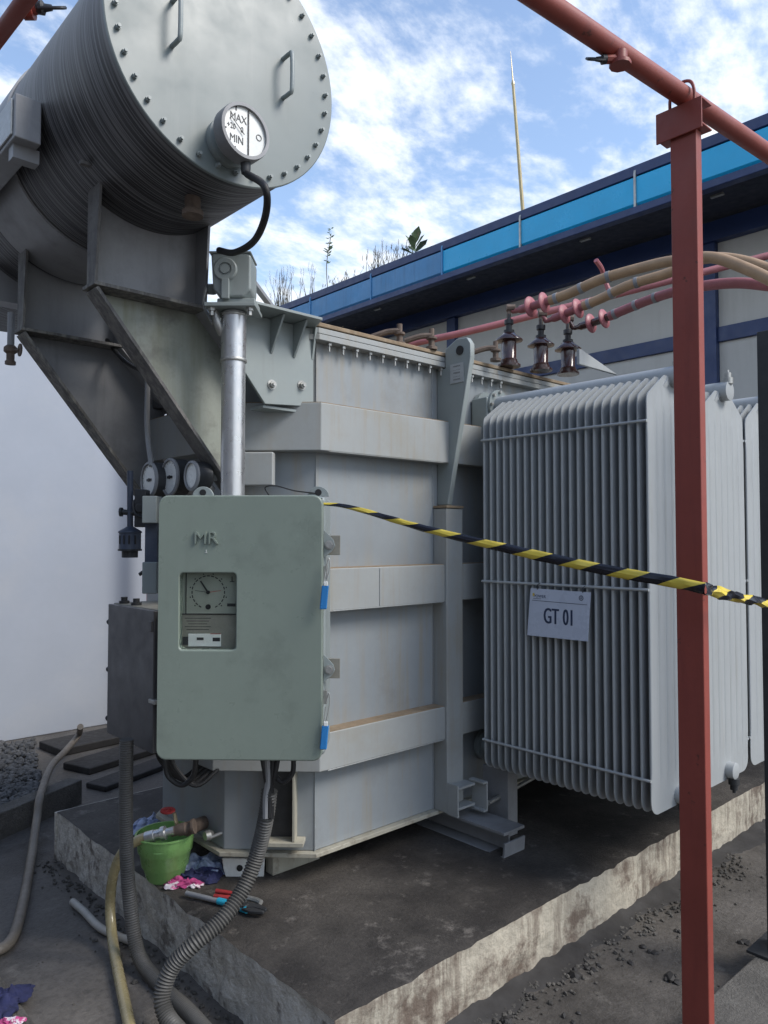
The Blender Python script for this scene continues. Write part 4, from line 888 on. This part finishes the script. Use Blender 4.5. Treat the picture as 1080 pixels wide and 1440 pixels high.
# ================================================================ RADIATORS
FX0, FWD, FZ0, FZ1 = 3.0, .48, .625, 2.44
def fin_mesh():
    nfl = 7; flange = .009; vs = []; fs = []
    xs = [0, .003, .006, flange]
    seg = (FWD-2*flange)/nfl
    for k in range(nfl):
        for t in (.12, .3, .5, .7, .88, 1.0): xs.append(flange+seg*(k+t))
    xs += [FWD-.006, FWD-.003, FWD]
    def top(x):
        d = min(x, FWD-x); r = .045
        z = FZ1
        if d < r: z = FZ1-r+math.sqrt(max(0, r*r-(r-d)**2))
        cdist = abs(x-FWD/2); z += .085*max(0, min(1, (FWD/2-.03-cdist)/.13)) if cdist > .07 else .085
        return z
    def bot(x):
        d = min(x, FWD-x); r = .06
        return FZ0+(r-math.sqrt(max(0, r*r-(r-d)**2)) if d < r else 0)
    def th(x):
        d = min(x, FWD-x)
        if d < flange+.0005: return .0018+.0050*math.sqrt(max(0, 1-(1-min(1, d/.008))**2))
        f = ((x-flange)/seg) % 1.0
        return .0020+.0070*min(1, math.sin(math.pi*f)*2.2) if .001 < f < .999 else .0020
    zt = [0, .025, .055, .09, .5, .91, .945, .975, 1]
    env = [0, 0, .5, 1, 1, 1, .5, 0, 0]
    nz_ = len(zt)
    for side in (-1, 1):
        for x in xs:
            a, c = bot(x), top(x)
            for t, e in zip(zt, env):
                z = a+(c-a)*t; y = .0022+(max(.0022, th(x))-.0022)*e
                vs.append((x, side*y, z))
    n = len(xs)
    for s_ in (0, 1):
        for i in range(n-1):
            for k in range(nz_-1):
                q = (s_*n*nz_+i*nz_+k, s_*n*nz_+(i+1)*nz_+k, s_*n*nz_+(i+1)*nz_+k+1, s_*n*nz_+i*nz_+k+1)
                fs.append(q if s_ == 0 else q[::-1])
    o2 = n*nz_
    for i in range(n-1): fs += [(i*nz_, o2+i*nz_, o2+(i+1)*nz_, (i+1)*nz_)]; fs += [((i+1)*nz_-1, (i+2)*nz_-1, o2+(i+2)*nz_-1, o2+(i+1)*nz_-1)]
    for k in range(nz_-1): fs += [(k+1, o2+k+1, o2+k, k)]; j = (n-1)*nz_; fs += [(j+k, o2+j+k, o2+j+k+1, j+k+1)]
    m_ = MB(); m_.add(vs, fs); return m_
def radiator(label):
    x0 = FX0; yN, yF, nf = 1.60, 2.503, 22
    r = thing('radiator', (x0, yN, FZ0), label, 'radiator', 'finned radiators along the tank side')
    first = None
    fm = fin_mesh()
    fo = fm.build('fin', RAD, r, sharp=50)
    for v in fo.data.vertices: v.co = v.co+V(r.location)-V((0, 0, FZ0))       # into fin space
    for i in range(nf):
        f = fo if i == 0 else fo.copy()
        if i: COL.objects.link(f); f.parent = r
        f.location = (0, (yF-yN)*i/(nf-1), 0)
    xc = x0+FWD/2
    zh = FZ1+.088
    m_ = MB(); m_.lathe((xc, yN-.045, zh), Y, [(.030, 0), (.048, .004), (.048, yF-yN+.13)], 24); m_.build('top_header', RAD, r, sharp=40)
    m_ = MB(); m_.lathe((xc, yN-.045, FZ0+.045), Y, [(.030, 0), (.040, .004), (.040, yF-yN+.13)], 24); m_.build('bottom_header', RAD, r, sharp=40)
    for zz in (zh, FZ0+.045):
        m_ = MB(); m_.lathe((xc, yF+.085, zz), Y, [(.085, 0), (.085, .018), (.06, .018), (.06, .09), (.085, .09), (.085, .12)], 24); m_.build('valve_flange', GREY, r, sharp=30)
        for k in range(8):
            a = math.pi*2*k/8; m_ = MB(); m_.lathe((xc+math.cos(a)*.072, yF+.083, zz+math.sin(a)*.072), -Y, [(.009, 0), (.009, .012)], 6); m_.build('bolt', STEEL, r)
    m_ = MB(); m_.bx(xc-.09, xc-.02, yF+.10, yF+.21, zh-.16, zh+.04); m_.build('valve_body', GREY, r, bevel=.008)
    for zz, s_ in ((zh+.045, 1), (FZ0, -1)):
        m_ = MB(); m_.lathe((xc, yN-.03, zz), Z*s_, [(.026, -.01), (.026, .02), (.018, .022), (.018, .045), (.008, .045), (.008, .06)], 12); m_.build('plug', STEEL if s_ > 0 else DARKM, r)
    for py, zz in ((0, 2.305), (1, 1.58), (2, .775)):
        m_ = MB(); m_.cyl((x0-.004, yN-.004, zz), (x0-.004, yF+.01, zz), .0065, n=8); m_.build('tie_rod', RAD, r)
        m_ = MB(); m_.cyl((x0+FWD+.004, yN-.004, zz), (x0+FWD+.004, yF+.01, zz), .0065, n=8); m_.build('tie_rod', RAD, r)
    # wavy folded joints where the fins meet the header
    for i in range(nf):
        y = yN+(yF-yN)*i/(nf-1)
        m_ = MB(); m_.prism([(xc-.075, y-.010, FZ1+.055), (xc-.03, y-.003, zh+.015), (xc-.03, y+.003, zh+.015), (xc-.075, y+.010, FZ1+.055), (xc-.10, y, FZ1+.03)], (0.02, 0, -.012)); m_.build('neck', RAD, r)
    return r
r1 = radiator('nearest finned radiator, the one carrying the GT 01 sign')
r2 = copy_tree(r1, (.515, 0, 0), label='second finned radiator, partly hidden behind the red post')
r3 = copy_tree(r1, (1.03, 0, 0), label='third finned radiator, a sliver beside the dark grey post')
# dark support under the radiators
m_ = MB(); m_.bx(3.12, 3.2, 2.45, 2.62, .264, .60); tag(m_.build('radiator_prop', SOOTY, bevel=.004), 'short grey steel prop under the back of the nearest radiator', 'prop')
m_ = MB(); m_.cyl((3.02, 2.50, .45), (3.9, 2.58, .50), .012); tag(m_.build('earth_rod', STEEL), 'thin steel bar running under the radiators from the pillar foot', 'bar')

# sign
xs_ = 2.978
tl, tr, br_, bl = [at(px, py, 'x', xs_) for px, py in ((747, 827), (831, 833), (827, 902), (742, 893))]
sg = thing('sign_plate', (tl+br_)/2, 'white laminated GT 01 sign hung on the nearest radiator', 'sign')
m_ = MB(); m_.prism([tl, tr, br_, bl], (-.004, 0, 0)); m_.build('plate', PAPER, sg)
ux = (tr-tl).normalized(); uy = (tl-bl).normalized(); uy = (uy-ux*uy.dot(ux)).normalized(); W_s = (tr-tl).length; H_s = (tl-bl).length
sp3 = lambda u, v: bl.lerp(br_, u).lerp(tl.lerp(tr, u), v)+V((-.0045, 0, 0))
text('GT', .104, sp3(.39, .43), ux, NINK, sg, wide=.62, yd=uy, ext=.0008); text('01', .104, sp3(.68, .43), ux, NINK, sg, wide=.60, yd=uy, ext=.0008)
for du in (-.006, .006):   # thicken strokes
    text('GT', .104, sp3(.39+du, .43), ux, NINK, sg, wide=.62, yd=uy, ext=.0006); text('01', .104, sp3(.68+du, .43), ux, NINK, sg, wide=.60, yd=uy, ext=.0006)
text('POWER', .020, sp3(.17, .84), ux, NINK, sg, yd=uy, ext=.0004); 
m_ = MB(); m_.cb(sp3(.06, .87), ux*.010, uy*.014, X*.001); m_.build('logo', YELK, sg)
m_ = MB(); m_.cb(sp3(.5, .745), ux*W_s*.92, uy*.002, X*.001); m_.cb(sp3(.13, .79), ux*.045, uy*.0018, X*.001); m_.build('rule', NINK, sg)
m_ = MB()
for k in range(12):
    a = math.pi*2*k/12; m_.cb(sp3(.86, .87)+ux*math.cos(a)*.010+uy*math.sin(a)*.010, ux*.004, uy*.004, X*.001)
m_.lathe(sp3(.86, .87), -X, [(.0035, 0), (.0035, .001)], 10); m_.build('gear_emblem', NINK, sg)
for u in (.12, .88):
    m_ = MB(); p = sp3(u, .98); m_.tube([p, p+Z*.02, p+Z*.03+X*.02], .002, 5); m_.build('cable_tie', DARK, sg)

# ================================================================ BUSHINGS + HV CABLES
bus = []
for i, (px, py) in enumerate(((716, 516), (761, 522), (799, 527))):
    c = at(px, py, 'z', 2.778); bus.append(c)
    t = thing('bushing', c, ('brown porcelain bushing nearest the lifting lug', 'middle of the three brown porcelain bushings', 'brown porcelain bushing nearest the red post')[i], 'insulator', 'bushings on the tank cover')
    m_ = MB(); m_.lathe(c, Z, [(.065, 0), (.065, .012), (.05, .014), (.05, .03)], 24); m_.build('base_flange', PORC, t, sharp=30)
    m_ = MB(); m_.lathe(c+Z*.03, Z, [(.044, 0), (.046, .01), (.040, .015), (.042, .11), (.078, .118), (.078, .124), (.045, .15), (.032, .165)], 28); m_.build('porcelain', PORC, t, sharp=60)
    m_ = MB(); m_.lathe(c+Z*.195, Z, [(.030, 0), (.030, .015), (.018, .018), (.018, .045), (.026, .05), (.026, .075), (.012, .08), (.012, .11)], 14); m_.build('terminal', DARKM, t, sharp=30)
    m_ = MB(); m_.cb(c+Z*.30, fx*.02, fy*.02, Z*.07); m_.lathe(c+Z*.34-fx*.015, fx, [(.022, 0), (.022, .05)], 8); m_.build('clamp', RUST, t, bevel=.003)
def D_of(p): return (V(p)-CP).dot(FW)
cabs = [
 ('tan', 'upper tan sleeved cable arching right from the bushing by the lug', [(722, 438), (757, 428), (800, 413), (845, 393), (900, 377), (945, 367), (1000, 362), (1050, 378), (1100, 402)], [0, 1], TANC),
 ('tan', 'lower tan sleeved cable arching right from the middle bushing', [(768, 452), (805, 437), (845, 420), (885, 401), (940, 384), (990, 364), (1040, 366), (1100, 385)], [0, 1], TANC),
 ('red', 'dull red sleeved cable from the bushing nearest the red post', [(806, 462), (842, 451), (880, 435), (915, 421), (950, 410), (990, 402), (1040, 398), (1100, 404)], [0, 1], PINKC)]
for i, (kk, lb, pp, _, mm) in enumerate(cabs):
    c = bus[i]+Z*.34; D0 = D_of(c); n_ = len(pp)
    pts = [aD(x, y, D0-.125*k) for k, (x, y) in enumerate(pp)]
    t = thing('power_cable', pts[0], lb, 'cable', 'power cables from the bushings')
    P = smooth_path(pts, 10)
    m_ = MB(); m_.tube(P[14:], .027, 14, smooth=False); m_.build('sleeve', mm, t)
    m_ = MB(); m_.tube([c]+P[:16], lambda i_, m__: .014 if i_ < 4 else .023, 12, smooth=False); m_.build('termination', PINKC if i < 2 else PORC, t)
    for k in (7, 12):
        d = (P[k+1]-P[k]).normalized(); m_ = MB(); m_.lathe(P[k], d, [(.026, -.016), (.056, -.004), (.058, 0), (.056, .004), (.026, .012)], 24); m_.build('shed', PINKD, t, sharp=60)
    for k in (16, 24, 32):
        d = (P[k+1]-P[k]).normalized(); m_ = MB(); m_.lathe(P[k], d, [(.030, -.010), (.030, .010)], 14); m_.build('tape_band', SOOTY, t)
m_ = MB(); pts = [at(575, 484, 'y', 3.7), at(660, 467, 'y', 3.75)]; e = aD(1110, 352, 4.9); s0 = aD(575, 484, 5.3)
mm_ = aD(840, 418, 5.1); m_.tube([s0, aD(660, 466, 5.2), aD(752, 443, 5.15), aD(840, 421, 5.1), aD(945, 394, 5.0), e], .024, 10); lc = m_.build('neutral_cable', PINKC); tag(lc, 'long straight dull red cable passing behind the bushings', 'cable')
m_ = MB(); m_.tube([aD(838, 366, 4.9), aD(846, 378, 4.95), aD(850, 392, 5.0), aD(857, 410, 5.0)], .016, 8); tag(m_.build('cable_tail', PINKD), 'short bent pink cable tail sticking up above the cables', 'cable tail')
for i, (px, py) in enumerate(((562, 478), (607, 484), (697, 500))):
    c = at(px, py+8, 'z', 2.778); t = thing('small_terminal', c, ('small dark terminal post at the left end of the tank cover', 'small dark terminal post holding the long red cable', 'small dark terminal post just left of the bushings')[i], 'terminal', 'terminal posts on the cover')
    m_ = MB(); m_.lathe(c, Z, [(.03, 0), (.03, .015), (.016, .02), (.016, .05), (.028, .055), (.028, .065), (.014, .07), (.014, .11)], 12); m_.build('post', RUST, t, sharp=30)
    m_ = MB(); m_.tube([c+Z*.075, c+Z*.07-fx*.06, c+Z*.045-fx*.14], .016, 8); m_.build('lug', RUST, t)

# ================================================================ RED POST, BEAMS AND PIPES
pc = V((2.228, 1.056, 0))
# post leans very slightly as photographed; nearly plumb
rp = thing('red_post', pc, 'red painted steel post standing in front of the radiators', 'post')
hw, dp_ = .084, .038
zt = at(960, 180, 'x', 2.2).z
xL, yL = pc.x, pc.y
m_ = MB(); m_.bx(xL, xL+dp_, yL-hw/2, yL+hw/2, .012, zt); m_.build('shaft', REDS, rp, bevel=.004)
m_ = MB(); m_.bx(xL-.06, xL+dp_+.06, yL-hw/2-.05, yL+hw/2+.05, 0.0, .012); m_.build('base_plate', REDS, rp)
pcen = V((2.225, 1.065, 0))
tilt = V((0, 0, 0))
# head: short channel on top, running along Y
m_ = MB(); hz0_ = zt+.002; hh = .085
m_.bx(xL-.012, xL-.006, yL-.065, yL+.082, hz0_-.012, hz0_+hh); m_.bx(xL-.006, xL+.06, yL-.065, yL+.082, hz0_-.0, hz0_+.006); m_.bx(xL-.006, xL+.06, yL-.065, yL+.082, hz0_+hh-.006, hz0_+hh); m_.build('head_channel', REDS, rp, bevel=.002)
# sprinkler pipe over the top
pz = hz0_+hh+.031
cpnt = V((xL+.02, yL-.035, pz))
q0 = aD(742, -15, 1.72); q1 = aD(1095, 228, 2.62)
t_ = ((960-742)/(1095-742))
tp = thing('sprinkler_pipe', cpnt, 'red sprinkler pipe resting across the head of the post', 'pipe')
ra, rb = at(742, -13, 'z', pz), at(1098, 228, 'z', pz)
dpi = (rb-ra).normalized(); ra -= dpi*.8; rb += dpi*1.0
m_ = MB(); m_.cyl(ra, rb, .029, n=20); m_.build('pipe', REDS, tp)
nz0 = at(872, 88, 'z', pz-.045)
m_ = MB(); m_.lathe(nz0+Z*.03, -Z, [(.02, 0), (.02, .03), (.03, .03), (.03, .04)], 10); m_.tube([nz0+Z*.012, nz0+V((-.02, .012, .006)), nz0+V((-.035, .022, .004))], .012, 8); m_.build('nozzle_stub', REDS, tp)
def spray(c, d, nm, parent):
    d = V(d).normalized(); u = d.orthogonal().normalized(); w = d.cross(u)
    b = MB(); b.lathe(c, d, [(.012, 0), (.014, .012), (.008, .016), (.006, .03)], 10)
    for s_ in (-1, 1): b.tube([c+d*.006+u*.012*s_, c+d*.03+u*.017*s_, c+d*.052+u*.012*s_, c+d*.054], .0035, 6)
    b.build(nm, DARKM, parent)
spray(nz0+V((-.035, .022, .004)), V((-.7, .55, -.02)), 'spray_nozzle', tp)
ub = MB(); up_ = [cpnt+V((0, 0, -.05))+Y.cross(Z)*0]
perp = V((-dpi.y, dpi.x, 0))
foot = ra+dpi*((pcen-ra).dot(dpi)); foot.z = pz
ub.tube([foot-perp*.040-Z*.05, foot-perp*.040, foot-perp*.028+Z*.030, foot+Z*.040, foot+perp*.028+Z*.030, foot+perp*.040, foot+perp*.040-Z*.05], .005, 8); ub.build('u_bolt', REDS, tp)
# second pipe crossing overhead at upper left
zb2 = 3.6
ga, gb2 = aD(-10, 62, 1.6), aD(52, -22, 1.42)
tp2 = thing('sprinkler_pipe', ga, 'dark red overhead pipe crossing the top left corner of the view', 'pipe')
dd = (gb2-ga)
m_ = MB(); m_.cyl(ga-dd*3, gb2+dd*3, .016, n=18); m_.build('pipe', REDS, tp2)
cc2 = aD(34, 18, 1.52)
m_ = MB(); m_.cyl(cc2, cc2+RT*.02-UP*.0, .014, n=10); m_.cyl(cc2-RT*.01, aD(52, 11, 1.52), .012, n=10); m_.build('nozzle_stub', REDS, tp2)
spray(aD(52, 11, 1.52), RT, 'spray_nozzle', tp2)

# grey steel post at right edge
gpz = at(1064, 1340, 'z', .1)
g_ = thing('grey_post', (gpz.x+.05, gpz.y, .1), 'weathered dark grey steel post at the right edge on the kerb', 'post')
gx = at(1068, 1300, 'z', .14)
zt2 = aD(1070, 460, 3.1).z
m_ = MB(); m_.ob(V((gpz.x+.03, gpz.y-.03, .112)), V((.10, 0, 0)), V((0, -.10, 0)), Z*(zt2-.112)); m_.build('shaft', DARKM, g_, bevel=.004)
m_ = MB(); m_.ob(V((gpz.x-.03, gpz.y+.03, .1005)), V((.22, 0, 0)), V((0, -.22, 0)), Z*.012); m_.build('base_plate', DARKM, g_, bevel=.002)

# ================================================================ HAZARD TAPE
def tape_mat():
    m = bpy.data.materials.new('hazard_tape_print'); m.use_nodes = True; t = m.node_tree; n = t.nodes; l = t.links; b = n['Principled BSDF']
    uv = nd(n, 'ShaderNodeUVMap'); sp = nd(n, 'ShaderNodeSeparateXYZ'); l.new(uv.outputs[0], sp.inputs[0])
    a = nd(n, 'ShaderNodeMath', operation='MULTIPLY_ADD'); a.inputs[1].default_value = -.42; l.new(sp.outputs[1], a.inputs[0]); l.new(sp.outputs[0], a.inputs[2])
    f = nd(n, 'ShaderNodeMath', operation='FRACT'); l.new(a.outputs[0], f.inputs[0])
    g = nd(n, 'ShaderNodeMath', operation='GREATER_THAN'); g.inputs[1].default_value = .55; l.new(f.outputs[0], g.inputs[0])
    mx_ = nd(n, 'ShaderNodeMix', data_type='RGBA'); mx_.inputs[6].default_value = (.012, .013, .022, 1); mx_.inputs[7].default_value = (.72, .56, .08, 1); l.new(g.outputs[0], mx_.inputs[0])
    l.new(mx_.outputs[2], b.inputs['Base Color']); b.inputs['Roughness'].default_value = .25
    return m
TAPE = tape_mat()
def ribbon(name, pts, wfun, twist, label, parent_mat, kk=14, fold=.010, crumple=0, uv0=0):
    P = smooth_path(pts, kk); vs = []; uvs = []; fs = []; L_ = uv0
    for i, p in enumerate(P):
        if i: L_ += (P[i]-P[i-1]).length
        t = (P[min(i+1, len(P)-1)]-P[max(i-1, 0)]).normalized()
        side = t.cross(Z).normalized(); upv = side.cross(t).normalized()
        a = twist(i/(len(P)-1)); w = wfun(i/(len(P)-1))
        u = upv*math.cos(a)+side*math.sin(a); nn_ = side*math.cos(a)-upv*math.sin(a)
        if nn_.dot(p-CP) > 0: nn_ = -nn_
        for j, v in enumerate((0, .25, .5, .75, 1)):
            off = fold*(1-abs(v-.5)*2) + crumple*noise.noise(V((L_*22, v*2.3, 3)))
            vs.append(p+u*(v-.5)*w+nn_*off+Z*crumple*.5*noise.noise(V((L_*18, 7, v)))); uvs.append((L_/.168, v))
    for i in range(len(P)-1):
        for j in range(4): fs.append((i*5+j, (i+1)*5+j, (i+1)*5+j+1, i*5+j+1))
    me = bpy.data.meshes.new(name); me.from_pydata([tuple(v) for v in vs], [], fs); ul = me.uv_layers.new(name='UVMap')
    for lp in me.loops: ul.data[lp.index].uv = uvs[lp.vertex_index]
    me.materials.append(TAPE); me.polygons.foreach_set('use_smooth', [True]*len(me.polygons)); me.set_sharp_from_angle(angle=math.radians(30))
    o = bpy.data.objects.new(name, me); COL.objects.link(o); sm = o.modifiers.new('Solidify', 'SOLIDIFY'); sm.thickness = .0004
    o['label'] = label; return o, L_
tA = o0+wu*(CW-.01)+Z*(CH-.03)-wn*.06
ppost = aD(945, 818, 2.17); 
pts = [tA, aD(495, 714, 2.82), aD(607, 746, 2.68), aD(755, 781, 2.49), aD(870, 805, 2.30), ppost, aD(992, 828, 2.10)]
tape, L1 = ribbon('hazard_tape', pts, lambda t: .010+.024*min(1, t*2.0), lambda t: .12+.08*math.sin(t*7), '', TAPE, 16, .006, .003)
tag(tape, 'yellow and black hazard tape strung from cabinet corner past the post', 'hazard tape')
tp_, _ = ribbon('twisted_end', [aD(990, 828, 2.10), aD(1010, 833, 2.17), aD(1035, 840, 2.25), aD(1060, 845, 2.34), aD(1120, 858, 2.55)], lambda t: .036-.008*t, lambda t: .2+.3*t+.15*math.sin(t*17), 'crumpled twisted end beyond the post', TAPE, 16, .01, .014, L1)
tp_.parent = tape

# ================================================================ HOSES, BUCKET, RAGS, TOOLS
m_ = MB(); m_.tube([at(113, 1022, 'z', .3), at(110, 1034, 'z', .18), at(92, 1056, 'z', .17), at(72, 1078, 'z', .18), at(57, 1118, 'z', .20), at(52, 1150, 'z', .12), at(44, 1205, 'z', .025), at(34, 1262, 'z', .025), at(18, 1318, 'z', .025), at(-10, 1338, 'z', .025), at(-60, 1340, 'z', .025)], .024, 14, 10)
tag(m_.build('oil_hose', TANH), 'tan rubber hose lying over the kerb at the far left', 'hose')
m_ = MB(); m_.tube([at(102, 1268, 'z', .022), at(118, 1282, 'z', .022), at(140, 1304, 'z', .022), at(165, 1316, 'z', .022), at(186, 1324, 'z', .022)], .017, 12, 8)
wh = m_.build('short_hose', WHTH); tag(wh, 'short dirty white hose end lying on the floor', 'hose')
m_ = MB(); yp = [aD(212, 1176, 3.33), aD(196, 1181, 3.33), aD(174, 1196, 3.33), aD(160, 1228, 3.34), aD(155, 1270, 3.36), aD(157, 1310, 3.30), at(163, 1350, 'z', .03), at(172, 1395, 'z', .025), at(188, 1470, 'z', .025)]
m_.tube(yp, .022, 16, 12); yh = m_.build('transfer_hose', YELH); tag(yh, 'clear yellowish hose curving from the drain valve down to the floor', 'hose')
hd = (aD(245, 1168, 3.33)-aD(205, 1178, 3.33)).normalized()
m_ = MB(); m_.lathe(aD(205, 1178, 3.33), hd, [(.025, 0), (.026, .04), (.023, .042), (.023, .07), (.030, .072), (.030, .09), (.018, .094), (.018, .13)], 18); m_.build('hose_coupling', ALU, yh, sharp=30)
m_ = MB()
P = smooth_path(yp, 12)
for k in range(4): pass
# drain valve
vc = aD(262, 1165, 3.36)
dvv = thing('drain_valve', vc, 'rusty drain valve with red handwheel at the tank foot', 'valve')
m_ = MB(); m_.lathe(aD(240, 1170, 3.34), hd, [(.016, 0), (.022, .005), (.022, .03), (.027, .04), (.027, .07), (.020, .08), (.020, .10), (.033, .10), (.033, .11)], 14); m_.cyl(aD(262, 1166, 3.36), aD(305, 1150, 3.6), .03, n=12)
m_.build('body', RUST, dvv, sharp=30)
m_ = MB(); m_.cyl(aD(250, 1165, 3.36), aD(245, 1143, 3.36), .009, n=8); m_.build('stem', BRASS, dvv)
hc = aD(236, 1140, 3.38); m_ = MB(); ring = [hc+fx*math.cos(a)*.028+(fy*.5+Z*.2)*math.sin(a)*.028 for a in [math.pi*2*k/14 for k in range(15)]]
m_.tube(ring, .007, 6, 2); m_.cyl(ring[0], ring[7], .005, n=6); m_.cyl(ring[3], ring[10], .005, n=6); m_.build('handwheel', REDP, dvv)
m_ = MB(); m_.cyl(aD(295, 1178, 3.38), aD(320, 1168, 3.4), .008, n=8); m_.lathe(aD(288, 1176, 3.38), X, [(.02, 0), (.025, .02), (.015, .04)], 10); m_.build('sampling_cock', STEEL, dvv)

# bucket
bc = at(219, 1243, 'z', PZ)+V((.06, .03, 0)); 
bk_ = thing('bucket', bc, 'green plastic bucket on the plinth edge below the drain valve', 'bucket')
m_ = MB(); H = .205
m_.lathe(bc, Z, [(.075, 0), (.083, .01), (.098, .06), (.104, .065), (.114, .125), (.121, .13), (.126, H-.01), (.134, H-.006), (.134, H), (.125, H), (.117, .14), (.108, .12), (.09, .05), (.073, .012)], 36)
m_.build('pail', GREEN, bk_, sharp=50)
m_ = MB(); m_.tube([bc+fx*.12+Z*(H-.01), bc+fx*.10-fy*.07+Z*(H-.03), bc-fy*.122+Z*(H-.05), bc-fx*.10-fy*.07+Z*(H-.035), bc-fx*.12+Z*(H-.01)], .003, 6); m_.build('bail', GREEN, bk_)
# rags
def rag(name, c, sx_, sy_, h, m, label, seed, nn_=26, two=None):
    rnd = random.Random(seed); b = MB(); vs = []; fs = []
    for i in range(nn_+1):
        for j in range(nn_+1):
            u, v = i/nn_-.5, j/nn_-.5; e = max(abs(u), abs(v))*2
            r_ = 1+.5*noise.noise(V((u*2+seed, v*2, 1)))
            z = h*(1-e**3)*(.35+1.1*abs(noise.noise(V((u*4+seed, v*9, 2)))))+.012*noise.noise(V((u*9+seed, v*26, 4)))*(1.2-e)+.004
            p = c+fx*(u*sx_*r_+.02*noise.noise(V((v*8, seed, u*8))))+fy*(v*sy_*r_+.02*noise.noise(V((u*8, v*8, seed))))+Z*max(.002, z)
            vs.append(p)
    for i in range(nn_):
        for j in range(nn_): a_ = i*(nn_+1)+j; fs.append((a_, a_+nn_+1, a_+nn_+2, a_+1))
    b.add(vs, fs); o = b.build(name, m, sharp=70); sm = o.modifiers.new('Solidify', 'SOLIDIFY'); sm.thickness = .003; ss = o.modifiers.new('Sub', 'SUBSURF'); ss.levels = ss.render_levels = 1
    tag(o, label, 'rag', 'rags around the bucket'); return o
rag('rag', at(208, 1165, 'z', PZ)+V((0, 0, 0)), .16, .16, .07, CLB, 'pale blue rag crumpled behind the green bucket', 3)
rag('rag', at(282, 1222, 'z', PZ), .22, .17, .07, CLB, 'blue and white rag bunched right of the bucket', 8)
rag('rag', at(278, 1236, 'z', PZ), .20, .11, .05, CLN, 'dark navy rag between the bucket and the cutter', 12)
rag('rag', at(250, 1249, 'z', PZ)+V((.03, .0, 0)), .17, .06, .035, CLP, 'bright pink and white rag on the plinth edge', 21)
rag('rag', at(2, 1412, 'z', 0.034), .16, .20, .05, CLN, 'dark navy cloth on the floor in the bottom left corner', 33)
rag('rag', at(12, 1442, 'z', 0.036), .09, .05, .03, CLP, 'pink and white cloth scrap on the floor at the corner', 41)
# bolt cutter / long handled tool with cyan grip
ta, tb = at(262, 1256, 'z', PZ+.018), at(345, 1276, 'z', PZ+.018)
tt = thing('long_handled_cutter', ta, 'long handled cutter with cyan grip lying on the plinth', 'tool')
dT = (tb-ta).normalized(); nT = V((-dT.y, dT.x, 0))
m_ = MB(); m_.tube([ta, ta.lerp(tb, .55)], .011, 10, 2, smooth=False); m_.build('handle', SOOTY, tt)
m_ = MB(); m_.tube([ta.lerp(tb, .55), ta.lerp(tb, .80)], .014, 12, 4); m_.tube([ta.lerp(tb, .8), ta.lerp(tb, 1.05)+nT*-.01], .017, 12, 4); m_.build('grip', CYAN, tt)
m_ = MB(); m_.prism([tb+nT*.025, tb+dT*.05+nT*.03, tb+dT*.10+nT*.012, tb+dT*.10-nT*.004, tb+dT*.04, tb-nT*.02], (0, 0, .012)); m_.prism([tb-nT*.03, tb+dT*.05-nT*.038, tb+dT*.10-nT*.02, tb+dT*.10-nT*.008, tb+dT*.04-nT*.004], (0, 0, .012)); m_.lathe(tb-nT*.005, Z, [(.018, 0), (.018, .018)], 14); m_.build('jaw', DARKM, tt, bevel=.003)
pa, pb = at(304, 1253, 'z', PZ+.03), at(345, 1262, 'z', PZ+.03)
pl_ = thing('pliers', pa, 'red handled pliers beside the cyan gripped cutter', 'tool')
m_ = MB(); m_.tube([pa, (pa+pb)/2+nT*.006, pb], .010, 10, 5); m_.build('handle', REDP, pl_)
m_ = MB(); m_.tube([pa-nT*.04+dT*.02, (pa+pb)/2-nT*.03, pb-nT*.006], .009, 10, 5); m_.build('handle', REDP, pl_)
m_ = MB(); m_.tube([pb, pb+dT*.05, pb+dT*.085-nT*.01], .011, 8, 4); m_.lathe(pb-Z*.01, Z, [(.016, 0), (.016, .018)], 12); m_.build('jaw', STEEL, pl_)
